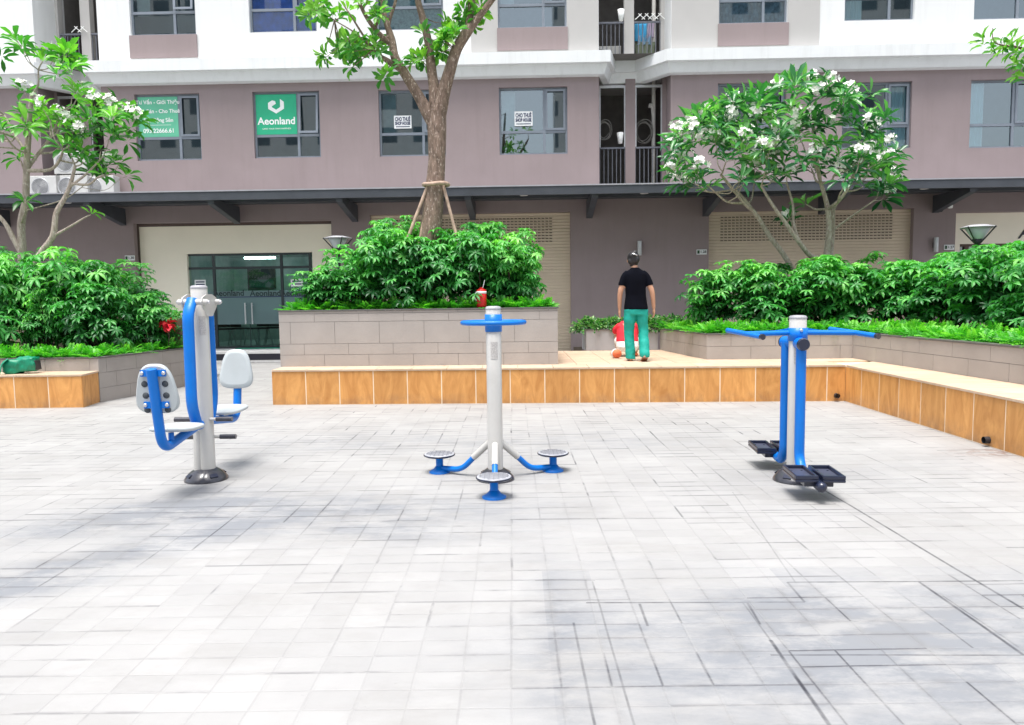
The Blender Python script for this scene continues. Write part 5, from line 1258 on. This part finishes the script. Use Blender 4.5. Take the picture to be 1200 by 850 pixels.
# centre: waist twister
bc = onz(581, 562); tw_ = thing('waist_twister', 'white and blue waist twisting trainer with three round foot plates in the middle', 'exercise machine', (bc.x, bc.y, 0))
d_ = bc.y; hh = H-(358-352.3)*d_/FPX-.005
base_dome(tw_, .145); column(tw_, hh); sticker(tw_, .0585, hh-.40, hh-.27, -1.95, -1.05)
zr = ony(582, 378, d_).z
s_ = MB(); pts = [(.235*math.cos(k/48*2*math.pi), .235*math.sin(k/48*2*math.pi), zr) for k in range(49)]; s_.tube(pts, .0175, 12, cap=False); wh = s_.build('hand_wheel', M['blue'], tw_)
s_ = MB()
for k in range(3): a = -math.pi/2+math.pi/3+k*2*math.pi/3; s_.tube([(.05*math.cos(a), .05*math.sin(a), zr), (.235*math.cos(a), .235*math.sin(a), zr)], .014, 10)
s_.build('spoke', M['blue'], wh)
s_ = MB(); s_.lathe([(.0588, zr-.07), (.065, zr-.07), (.065, zr+.062), (.0588, zr+.062)], seg=32); s_.build('collar', M['blue'], tw_)
for k in range(3):
    a = -math.pi/2+k*2*math.pi/3; ca, sa = math.cos(a), math.sin(a)
    def Q(r, z): return (r*ca, r*sa, z)
    s_ = MB(); s_.tube([Q(.05, .285), Q(.20, .155)], .026, 14); ar = s_.build('arm_stub', M['whitepaint'], tw_)
    s_ = MB(); s_.tube(arc_pts([Q(.185, .168), Q(.315, .045), Q(.53, .035)], 6, .07), .022, 14); s_.build('arm_tube', M['blue'], tw_)
    s_ = MB(); s_.lathe([(.085, 0), (.085, .01), (.05, .03), (.03, .055), (.0, .06)], Q(.53, 0), 28); s_.build('foot_disc', M['blue'], tw_)
    s_ = MB(); s_.lathe([(.030, .04), (.030, .115), (.05, .125), (.05, .132), (0, .132)], Q(.53, 0), 24); s_.build('pedestal', M['blue'], tw_)
    s_ = MB(); s_.lathe([(0, .132), (.11, .132), (.126, .140), (.128, .148), (.122, .151)], Q(.53, 0), 36); pl = s_.build('plate_rim', M['navy'], tw_)
    s_ = MB(); s_.lathe([(.122, .150), (.118, .154), (0, .155)], Q(.53, 0), 36); s_.build('foot_plate', M['platetop'], tw_)
    q = MB(); c = Vector(Q(.53, .1565))
    for ii in range(-3, 4):
        L = math.sqrt(max(0, .105**2-(ii*.032)**2))
        q.obox(Matrix.Translation(c+Vector((ii*.032, 0, 0))), .003, 2*L, .0022); q.obox(Matrix.Translation(c+Vector((0, ii*.032, .0003))), 2*L, .003, .0022)
    q.build('tread_grid', mat('tread_line', (.16, .16, .18), .6), tw_)

# right: twin pendulum trainer
bc = onz(931.5, 563); rt = thing('swing_stepper', 'white and blue standing swing trainer with T handlebar and black pedals at the right', 'exercise machine', (bc.x, bc.y, 0))
hh = ony(935, 369.5, bc.y).z
base_dome(rt, .16, .09); column(rt, hh, .062); sticker(rt, .062, hh-.36, hh-.23, -2.3, -1.6)
def LR(px, py, y): v = ony(px, py, y); return v-Vector((bc.x, bc.y, 0))
nL, fL = LR(893, 395, 5.25), LR(853, 387.5, 5.72); nR, fR = LR(1028, 394, 5.25), LR(973, 386, 5.72)
zc = ony(935, 390, bc.y).z
s_ = MB(); s_.lathe([(.063, zc-.06), (.07, zc-.06), (.07, zc+.036), (.063, zc+.036)], seg=32); s_.build('collar', M['blue'], rt)
mL = nL.lerp(fL, .45); mR = nR.lerp(fR, .45)
for nn_, ff_, mm, sg2 in ((nL, fL, mL, -1), (nR, fR, mR, 1)):
    s_ = MB(); s_.tube([Vector((sg2*.06, 0, zc)), mm], .019, 12); hb = s_.build('crossbar', M['blue'], rt)
    s_ = MB(); s_.tube([nn_, ff_], .019, 12); s_.tube([nn_.lerp(ff_, .995), ff_+(ff_-nn_)*.01], .019, 12); h_ = s_.build('handlebar', M['blue'], rt)
    s_ = MB(); s_.tube([nn_-(ff_-nn_)*.03, nn_+(ff_-nn_)*.02], .021, 12); s_.build('end_cap', M['navy'], h_)
    s_ = MB(); v0 = Vector((sg2*.065, 0, zc+.034)); s_.add([v0, Vector((sg2*.065, 0, zc+.01)), Vector((sg2*.2, 0, zc+.012)), v0+Vector((0, .006, 0)), Vector((sg2*.065, .006, zc+.01)), Vector((sg2*.2, .006, zc+.012))], [(0, 1, 2), (3, 5, 4), (0, 2, 5, 3), (1, 4, 5, 2)]); s_.build('gusset', M['blue'], rt)
s_ = MB(); s_.ell((0, -.072, zc+.02), (.012, .006, .012)); s_.build('bolt', M['bolt'], rt)
# pivots & pendulums
zp = 1.035; fx = .045
axd = Vector((-.10, -.995, 0)).normalized(); sdv = Vector((.995, -.10, 0))
def pend(sgn, parent):
    c = Vector((-.02, -.125, 0)) if sgn > 0 else Vector((-.038, .125, 0))
    s_ = MB(); s_.tube([axd*sgn*.03+Vector((0, 0, zp)), c+axd*sgn*.05+Vector((0, 0, zp))], .046, 20); pv = s_.build('pivot', M['blue'], parent)
    s_ = MB(); s_.tube([c+axd*sgn*.048+Vector((0, 0, zp)), c+axd*sgn*.072+Vector((0, 0, zp))], [.047, .040], 20); s_.build('pivot_cap', M['navy'], pv)
    s_ = MB(); top = c+Vector((0, 0, zp)); bot = c+Vector((0, 0, .20)); lo = c+axd*sgn*.08+Vector((0, 0, .115)); s_.tube(arc_pts([top, bot, lo, lo+axd*sgn*.12], 6, .06), .036, 18); arm = s_.build('swing_arm', M['blue'], parent)
    s_ = MB(); s_.tube([lo+axd*sgn*.10, lo+axd*sgn*.44], .034, 14); s_.ell(lo+axd*sgn*.45, (.036, .036, .036)); s_.build('pedal_beam', M['navy'], parent)
    for k in (-1, 1):
        cc = lo+axd*sgn*.26+sdv*k*.088+Vector((0, 0, .045)); Mx = Matrix.Translation(cc) @ Matrix.Rotation(math.atan2(axd.y, axd.x)+math.pi/2, 4, 'Z')
        s_ = MB(); pw, pl_ = .15, .34
        # tray with raised rim
        s_.obox(Mx @ Matrix.Translation((0, 0, -.012)), pw, pl_, .02)
        for (ax_, ay_, sx_, sy_) in ((0, pl_/2-.01, pw, .02), (0, -pl_/2+.01, pw, .02), (pw/2-.008, 0, .016, pl_-.04), (-pw/2+.008, 0, .016, pl_-.04)):
            s_.obox(Mx @ Matrix.Translation((ax_, ay_, .012)), sx_, sy_, .028)
        s_.obox(Mx @ Matrix.Translation((-k*.03, 0, -.04)), pw*.5, pl_*.8, .035)
        pd = s_.build('pedal', M['navy'], parent, bevel=.006)
        s_ = MB(); s_.obox(Mx @ Matrix.Translation((0, 0, .0005)), pw-.034, pl_-.042, .004); s_.build('tread', M['navy_tread'], pd)
        s_ = MB()
        for i in (-1, 1):
            for j in (-1, 1): s_.obox(Mx @ Matrix.Translation((i*.035, j*.09, .004)), .012, .012, .004)
        s_.build('screw', M['navy'], pd)
pend(1, rt); pend(-1, rt)

# left: double seated push trainer
bc = onz(242, 562); lt = thing('seated_trainer', 'white and blue two seat push trainer with grey seats at the left', 'exercise machine', (bc.x, bc.y, 0))
hh = ony(229, 334.5, bc.y).z
base_dome(lt, .165, .09); column(lt, hh, .062, x=.012); sticker(lt, .062, hh-.38, hh-.24, -1.35, -.55, x=.012)
s_ = MB(); s_.tube([(-.045, -.03, .06), (-.035, -.03, .40)], .036, 16); s_.build('support_tube', M['whitepaint'], lt)
zpv = hh-.13
s_ = MB()
for k in (-1, 1):
    xx = .012+k*.075
    s_.add([], []); n = 12
    prof_ = [(-.13, .035), (-.16, .0), (-.13, -.04), (-.05, -.11), (.05, -.11), (.13, -.04), (.16, 0), (.13, .035), (.05, .06), (-.05, .06)]
    vs_ = [(xx-.004, y_, zpv+z_) for y_, z_ in prof_]+[(xx+.004, y_, zpv+z_) for y_, z_ in prof_]; m_ = len(prof_)
    s_.add(vs_, [tuple(range(m_)), tuple(range(2*m_-1, m_-1, -1))]+[(i, m_+i, m_+(i+1) % m_, (i+1) % m_) for i in range(m_)])
s_.build('bracket_plate', M['whitepaint'], lt)
for sgn in (-1, 1):
    yv = sgn*.115
    s_ = MB(); s_.tube([(-.10, yv, zpv), (.125, yv, zpv)], .022, 14); ax_ = s_.build('pivot_axle', M['whitepaint'], lt)
    s_ = MB(); s_.ell((.128, yv, zpv), (.014, .016, .016)); s_.ell((-.103, yv, zpv), (.014, .016, .016)); s_.build('axle_nut', M['bolt'], ax_)
    X_ = -.0
    # swinging arm (oval tube) from pivot down to seat front
    s_ = MB(); s_.tube(arc_pts([(X_, sgn*.105, zpv+.02), (X_, sgn*.19, zpv-.09), (X_, sgn*.20, .62), (X_, sgn*.13, .47)], 8, .1), .037, 18, flat=(1.15, .8)); s_.build('swing_arm', M['blue'], lt)
    s_ = MB(); s_.tube(arc_pts([(X_, sgn*.10, .455), (X_, sgn*.70, .375), (X_, sgn*.80, .95)], 10, .13), .034, 18); s_.build('seat_tube', M['blue'], lt)
    s_ = MB(); s_.ell((X_, sgn*.105, .455), (.05, .04, .04)); s_.build('joint', M['blue'], lt)
    s_ = MB(); s_.tube([(X_, sgn*.34, .43), (X_, sgn*.36, .475)], .02, 10); s_.tube([(X_, sgn*.56, .40), (X_, sgn*.56, .475)], .02, 10); s_.build('seat_post', M['blue'], lt)
    # seat pad: rounded trapezoid
    def pad(parent, Mx, w0, w1, L, th, name, m_, holes=False):
        s2 = MB(); n = 40; out = []
        for i in range(n):
            a = 2*math.pi*i/n; c_, s3 = math.cos(a), math.sin(a); e_ = .62
            yy_ = L/2*math.copysign(abs(s3)**e_, s3); ww = (w0+(w1-w0)*(yy_/L+.5))/2; out.append((ww*math.copysign(abs(c_)**e_, c_), yy_))
        rings = [(.93, -th/2), (1.0, -th/4), (1.0, th/6), (.95, th/2-.006), (.80, th/2)]
        vs_ = [Mx @ Vector((x*k, y*k, z)) for k, z in rings for x, y in out]
        fs = [(r_*n+i, r_*n+(i+1) % n, (r_+1)*n+(i+1) % n, (r_+1)*n+i) for r_ in range(len(rings)-1) for i in range(n)]
        s2.add(vs_, fs, smooth=True); s2.add(vs_[:n], [tuple(range(n))[::-1]]); s2.add(vs_[-n:], [tuple(range(n))]); return s2.build(name, m_, parent)
    Ms = Matrix.Translation((X_, sgn*.44, .495)) @ (Matrix.Rotation(0 if sgn > 0 else math.pi, 4, 'Z')) @ Matrix.Rotation(.05, 4, 'X')
    pad(lt, Ms, .30, .35, .36, .034, 'seat', M['graypad'])
    # backrest facing the column
    yb = sgn*.735; tilt_ = .12
    Mb_ = Matrix.Translation((X_, yb, .81)) @ Matrix.Rotation(sgn*-tilt_, 4, 'X') @ Matrix.Rotation(math.pi/2*(1 if sgn > 0 else -1), 4, 'X')
    # local: z -> facing the column ; y -> vertical
    fl = 1 if sgn > 0 else -1
    bp = pad(lt, Mb_ @ (Matrix.Identity(4) if sgn > 0 else Matrix.Rotation(math.pi, 4, 'Z')), .335 if sgn > 0 else .335, .205 if sgn > 0 else .205, .345, .04, 'backrest', M['graypad'])
    s_ = MB(); yo = yb+sgn*.0; 
    for zz_ in (.70, .92):
        s_.obox(Matrix.Translation((X_, yb+sgn*(.028+(zz_-.81)*.12), zz_)), .17, .012, .045)
    br_ = s_.build('mount_strap', M['blue'], lt)
    s_ = MB()
    for zz_ in (.70, .92):
        for k in (-1, 1): s_.ell((X_+k*.073, yb+sgn*(.038+(zz_-.81)*.12), zz_), (.014, .008, .014))
    s_.build('bolt', M['bolt'], br_)
    hm = mat('pad_hole', (.06, .07, .08), .7)
    for zz_ in (.665, .765, .845):
        for k in (-1, 1):
            s_ = MB(); s_.lathe([(0, 0), (.022, 0), (.022, .003), (0, .003)], M=Matrix.Translation((X_+k*.07, yb+sgn*(.0195+(zz_-.81)*.12), zz_)) @ Matrix.Rotation(-sgn*(math.pi/2+.12), 4, 'X'), seg=16); s_.build('hole', hm, bp)
for zz_, yy_ in ((.485, -.03), (.335, .03)):
    for k in (-1, 1):
        s_ = MB(); s_.tube([(.012+k*.05, yy_, zz_), (.012+k*.10, yy_, zz_)], .013, 10); pg = s_.build('foot_peg', M['whitepaint'], lt)
        s_ = MB(); s_.tube([(.012+k*.10, yy_, zz_), (.012+k*.225, yy_, zz_)], .019, 14); s_.build('grip', M['blackbase'], pg)

# ------------------------------------------------------------------ small things
p = ony(23, 437, l0.y-.28)
bag = thing('green_bag', 'green nylon bag slumped on the left wooden bench', 'bag', (p.x, l0.y-.25, BH), .1); bag.scale = (1.2, 1.2, 1.25)
s_ = MB()
s_.obox(Matrix.Translation((.03, -.01, .09)) @ Matrix.Rotation(-.10, 4, 'Y'), .33, .17, .15); s_.obox(Matrix.Translation((-.07, -.02, .075)) @ Matrix.Rotation(.12, 4, 'Y'), .16, .18, .13); s_.ell((.06, 0, .15), (.11, .06, .04))
o = solidify_remesh(s_, 'body', M['green_bag'], bag, .012, 5)
dm = o.modifiers.new('d', 'DISPLACE'); tx = bpy.data.textures.new('wrinkle', 'CLOUDS'); tx.noise_scale = .09; dm.texture = tx; dm.strength = .035
s_ = MB(); s_.tube(arc_pts([(-.08, -.1, .17), (-.13, -.14, .12), (-.15, -.16, .0), (-.13, -.25, -.05)], 5, .05), .018, 8, flat=(1.6, .4)); s_.build('strap', M['green_bag'], bag)
s_ = MB(); s_.obox(Matrix.Translation((.192, -.01, .09)) @ Matrix.Rotation(-.10, 4, 'Y'), .02, .13, .11); s_.build('end_panel', M['dark'], bag, bevel=.01)
p = ony(564.5, 361.5, CP0[1]+.05)
jug = thing('red_jug', 'red insulated water jug with white band on the centre planter rim', 'jug', (p.x, CP0[1]-.0+.045, PZ+.811), .3); jug.scale = (.85, .85, .95)
s_ = MB(); s_.lathe([(0, 0), (.075, 0), (.082, .01), (.085, .19), (.08, .20)], seg=28); s_.build('body', M['red'], jug)
s_ = MB(); s_.lathe([(.081, .198), (.086, .20), (.086, .232), (.080, .234)], seg=28); s_.build('band', M['paper'], jug)
s_ = MB(); s_.lathe([(.084, .232), (.084, .246), (.06, .262), (.03, .275), (.022, .29), (0, .292)], seg=28); s_.build('lid', M['red'], jug)
s_ = MB(); s_.tube([(.02, 0, .27), (.06, 0, .40)], .006, 6); s_.build('straw', M['paper'], jug)
s_ = MB(); s_.tube(arc_pts([(-.083, 0, .21), (-.12, 0, .19), (-.115, 0, .12), (-.085, 0, .10)], 4, .03), .010, 8); s_.build('handle', M['paper'], jug)
random.seed(77)

# ------------------------------------------------------------------ people
fp = onz(745, 423, PZ); wx, wy = fp.x, fp.y
wom = thing('person', 'woman seen from behind in black t-shirt and teal trousers walking on the platform', 'person', (wx, wy, PZ))
# local axes: x right (image), y away from the camera; she faces +y
def limb(mb, pts, rad, seg=14): 
    P_, R_ = smooth_path([(Vector(p), r) for p, r in zip(pts, rad)], 4); mb.tube(P_, R_, seg)
def hand(mb, w_, dr, side, pal=.085):
    """w_ wrist, dr pointing down the hand, side = +1 thumb toward +x"""
    dr = dr.normalized(); pw = Vector((0, 1, 0)); pw = (pw-dr*pw.dot(dr)).normalized(); nn_ = dr.cross(pw)
    mb.ell(w_+dr*.045, (.021, .036, .052)); mb.ell(w_+dr*.005, (.021, .026, .03)); 
    for k, (o_, l_) in enumerate(((-.027, .058), (-.009, .070), (.009, .074), (.027, .066))):
        b = w_+dr*.080+pw*o_; c1 = b+dr*l_*.5+nn_*side*.006; c2 = b+dr*l_*.9+nn_*side*.022; limb(mb, [b-dr*.02, b, c1, c2], [.009, .0092, .0085, .007], 8)
    b = w_+dr*.03+pw*.034; limb(mb, [b-pw*.02, b, b+dr*.028+pw*.018, b+dr*.055+pw*.016+nn_*side*.01], [.011, .012, .0105, .008], 8)
Hh = 1.56; body = MB()
hc = Vector((-.03, .05, 1.455))
body.ell(hc, (.075, .093, .105)); body.ell(hc+Vector((0, .055, -.045)), (.052, .05, .055))
body.ell(hc+Vector((0, .10, -.012)), (.012, .02, .02)); body.ell(hc+Vector((-.079, 0, -.01)), (.012, .02, .028)); body.ell(hc+Vector((.079, 0, -.01)), (.012, .02, .028))
limb(body, [(-.025, .035, 1.40), (-.015, .01, 1.33), (-.01, 0, 1.26)], [.050, .048, .06])
body.loft([(-.01, 0, 1.30, .07, .055), (-.01, 0, 1.25, .165, .075), (-.01, 0, 1.10, .155, .095), (-.005, 0, .95, .13, .085), (0, 0, .84, .155, .10), (0, 0, .75, .15, .10)])
limb(body, [(-.145, 0, 1.24), (-.20, -.01, 1.08), (-.228, .0, .96), (-.225, .05, .76)], [.044, .041, .037, .026])
hand(body, Vector((-.225, .055, .75)), Vector((.02, .12, -1)), 1)
limb(body, [(.13, 0, 1.24), (.198, -.02, 1.08), (.235, -.02, .97), (.262, .02, .77)], [.044, .041, .037, .026])
hand(body, Vector((.264, .025, .76)), Vector((.05, .12, -1)), -1)
hipL, kneeL, ankL = Vector((-.085, 0, .80)), Vector((-.085, .04, .44)), Vector((-.075, .0, .075))
hipR, kneeR, ankR = Vector((.085, 0, .80)), Vector((.10, -.0, .44)), Vector((.095, -.13, .10))
limb(body, [hipL, kneeL, ankL], [.082, .052, .034]); limb(body, [hipR, kneeR, ankR], [.082, .052, .034])
def foot(mb, ank, heel_up):
    a = Matrix.Rotation(-heel_up, 3, 'X')
    for (y_, z_, rx_, ry_, rz_) in ((-.02, -.045, .03, .04, .03), (.05, -.045, .034, .06, .026), (.12, -.05, .04, .055, .018)): mb.ell(ank+a @ Vector((0, y_, z_)), (rx_, ry_, rz_), M=a)
    for k in range(5): mb.ell(ank+a @ Vector((-.03+.015*k, .165-.004*abs(k-1), -.055)), (.008, .016, .009), M=a)
foot(body, ankL, 0); foot(body, ankR, .45)
solidify_remesh(body, 'body', M['skin'], wom, .0065, 3)
hair = MB(); hair.ell(hc+Vector((0, -.018, .018)), (.090, .098, .108)); hair.ell(hc+Vector((-.01, -.075, .055)), (.062, .045, .05)); hair.ell(hc+Vector((.03, -.085, .0)), (.05, .035, .055)); hair.ell(hc+Vector((-.045, -.06, -.02)), (.04, .04, .05)); hair.ell(hc+Vector((0, -.03, -.065)), (.062, .05, .04)); hair.ell(hc+Vector((.015, -.06, .10)), (.04, .04, .035))
o = solidify_remesh(hair, 'hair', M['hair'], wom, .007, 2)
s_ = MB(); s_.tube(arc_pts([hc+Vector((-.03, -.115, .085)), hc+Vector((.0, -.135, .075)), hc+Vector((.035, -.125, .06))], 4, .02), .008, 8); s_.build('hair_clip', M['bolt'], wom)
sh = MB()
sh.loft([(-.01, .0, 1.345, .055, .05), (-.01, 0, 1.325, .075, .06), (-.01, 0, 1.298, .12, .072), (-.01, 0, 1.25, .165, .088), (-.008, 0, 1.17, .163, .10), (-.005, 0, 1.05, .150, .10), (0, 0, .95, .148, .098), (.0, 0, .84, .162, .110), (.003, 0, .755, .176, .124), (.003, 0, .745, .172, .120)], 28)
limb(sh, [(-.11, 0, 1.265), (-.155, 0, 1.225), (-.188, -.005, 1.15), (-.205, -.008, 1.085)], [.052, .053, .052, .054])
limb(sh, [(.09, 0, 1.265), (.14, 0, 1.225), (.18, -.012, 1.15), (.20, -.016, 1.085)], [.052, .053, .052, .054])
solidify_remesh(sh, 'shirt', M['black_cloth'], wom, .010, 3)
tr = MB()
tr.loft([(0, 0, .67, .165, .115), (0, 0, .735, .166, .115), (0, 0, .775, .150, .100), (0, 0, .80, .140, .092)], 24)
def leg(x0, y0, kn, an, zf_):
    pts = [(x0, y0, .74), (x0*1.02, y0, .60), tuple(kn), tuple((kn+an)/2), (an.x, an.y, zf_+.04), (an.x, an.y+.0, zf_)]
    limb(tr, pts, [.090, .084, .074, .070, .070, .075], 20)
leg(-.086, .0, kneeL+Vector((-.008, 0, 0)), ankL, .035); leg(.09, .0, kneeR+Vector((.01, 0, 0)), ankR+Vector((.012, 0, 0)), .075)
o = solidify_remesh(tr, 'trousers', M['teal_cloth'], wom, .010, 2)
dm = o.modifiers.new('d', 'DISPLACE'); tx = bpy.data.textures.new('fold', 'CLOUDS'); tx.noise_scale = .10; dm.texture = tx; dm.strength = .022
for an, hu in ((ankL, 0), (ankR, .45)):
    a = Matrix.Rotation(-hu, 4, 'X'); s_ = MB(); Mx = Matrix.Translation(an) @ a @ Matrix.Translation((0, .06, -.082 if hu == 0 else -.078))
    s_.obox(Mx, .085, .25, .018); s_.build('sandal', M['sandal'], wom, bevel=.008)

# toddler squatting in front of her
cp = onz(735.5, 418, PZ); ch = thing('person', 'toddler in red top and white shorts crouching in front of the woman', 'person', (cp.x, cp.y+.05, PZ), -.1); ch.scale = (1.28,)*3
bd2 = MB()
chd = Vector((.02, .27, .385)); bd2.ell(chd, (.07, .08, .085)); bd2.ell(chd+Vector((0, .08, -.02)), (.012, .014, .014)); bd2.ell(chd+Vector((.07, 0, -.01)), (.01, .014, .02)); bd2.ell(chd+Vector((-.07, 0, -.01)), (.01, .014, .02))
limb(bd2, [(.02, .22, .365), (.01, .12, .33)], [.038, .045])
bd2.loft([(0, .05, .40, .07, .05), (0, .02, .30, .10, .075), (0, -.02, .20, .105, .085), (0, -.04, .13, .11, .09)])
for k in (-1, 1):
    limb(bd2, [(k*.05, -.02, .15), (k*.11, .12, .24), (k*.10, .02, .05)], [.06, .045, .03])
    bd2.ell((k*.10, .06, .022), (.028, .065, .02)); limb(bd2, [(k*.09, .05, .36), (k*.135, .10, .28), (k*.09, .18, .20)], [.03, .025, .018]); bd2.ell((k*.085, .20, .185), (.018, .025, .02))
    for j in range(4): bd2.ell((k*(.07+.009*j), .225, .175), (.005, .018, .006))
solidify_remesh(bd2, 'body', M['skin'], ch, .007, 2)
s_ = MB(); s_.ell(chd+Vector((0, -.015, .02)), (.078, .082, .082)); solidify_remesh(s_, 'hair', M['hair'], ch, .008, 1)
s_ = MB(); s_.loft([(0, .12, .43, .06, .05), (0, .09, .40, .10, .085), (0, .04, .31, .125, .10), (0, -.02, .20, .135, .105), (0, -.03, .17, .13, .10)]); 
for k in (-1, 1): limb(s_, [(k*.08, .05, .375), (k*.13, .07, .33), (k*.14, .10, .29)], [.045, .042, .038])
solidify_remesh(s_, 'top', M['red_cloth'], ch, .009, 2)
s_ = MB(); s_.loft([(0, -.04, .06, .10, .09), (0, -.04, .12, .14, .12), (0, -.03, .19, .13, .10)])
for k in (-1, 1): limb(s_, [(k*.055, -.02, .15), (k*.10, .07, .20)], [.075, .065])
solidify_remesh(s_, 'shorts', M['white_cloth'], ch, .009, 2)
for k in (-1, 1):
    s_ = MB(); s_.ell((k*.10, .05, .022), (.036, .08, .024)); s_.build('shoe', M['orange_cloth'], ch)
# soft toy / ball at the child's side
tp_ = onz(722, 420, PZ); t_ = thing('striped_ball', 'small orange and white ball on the platform left of the toddler', 'ball', (tp_.x, tp_.y, PZ))
s_ = MB(); s_.ell((0, 0, .070), (.085, .07, .070), 24, 16); s_.build('ball', M['orange_cloth'], t_)
s_ = MB()
for a in (.4,):
    pts = [Matrix.Rotation(a, 3, 'Z') @ Vector((.079*math.cos(k/30*2*math.pi), 0, .071*math.sin(k/30*2*math.pi)))+Vector((0, 0, .070)) for k in range(31)]; s_.tube(pts, .014, 6, flat=(1.6, .35), cap=False)
s_.build('stripe', M['white_cloth'], t_)
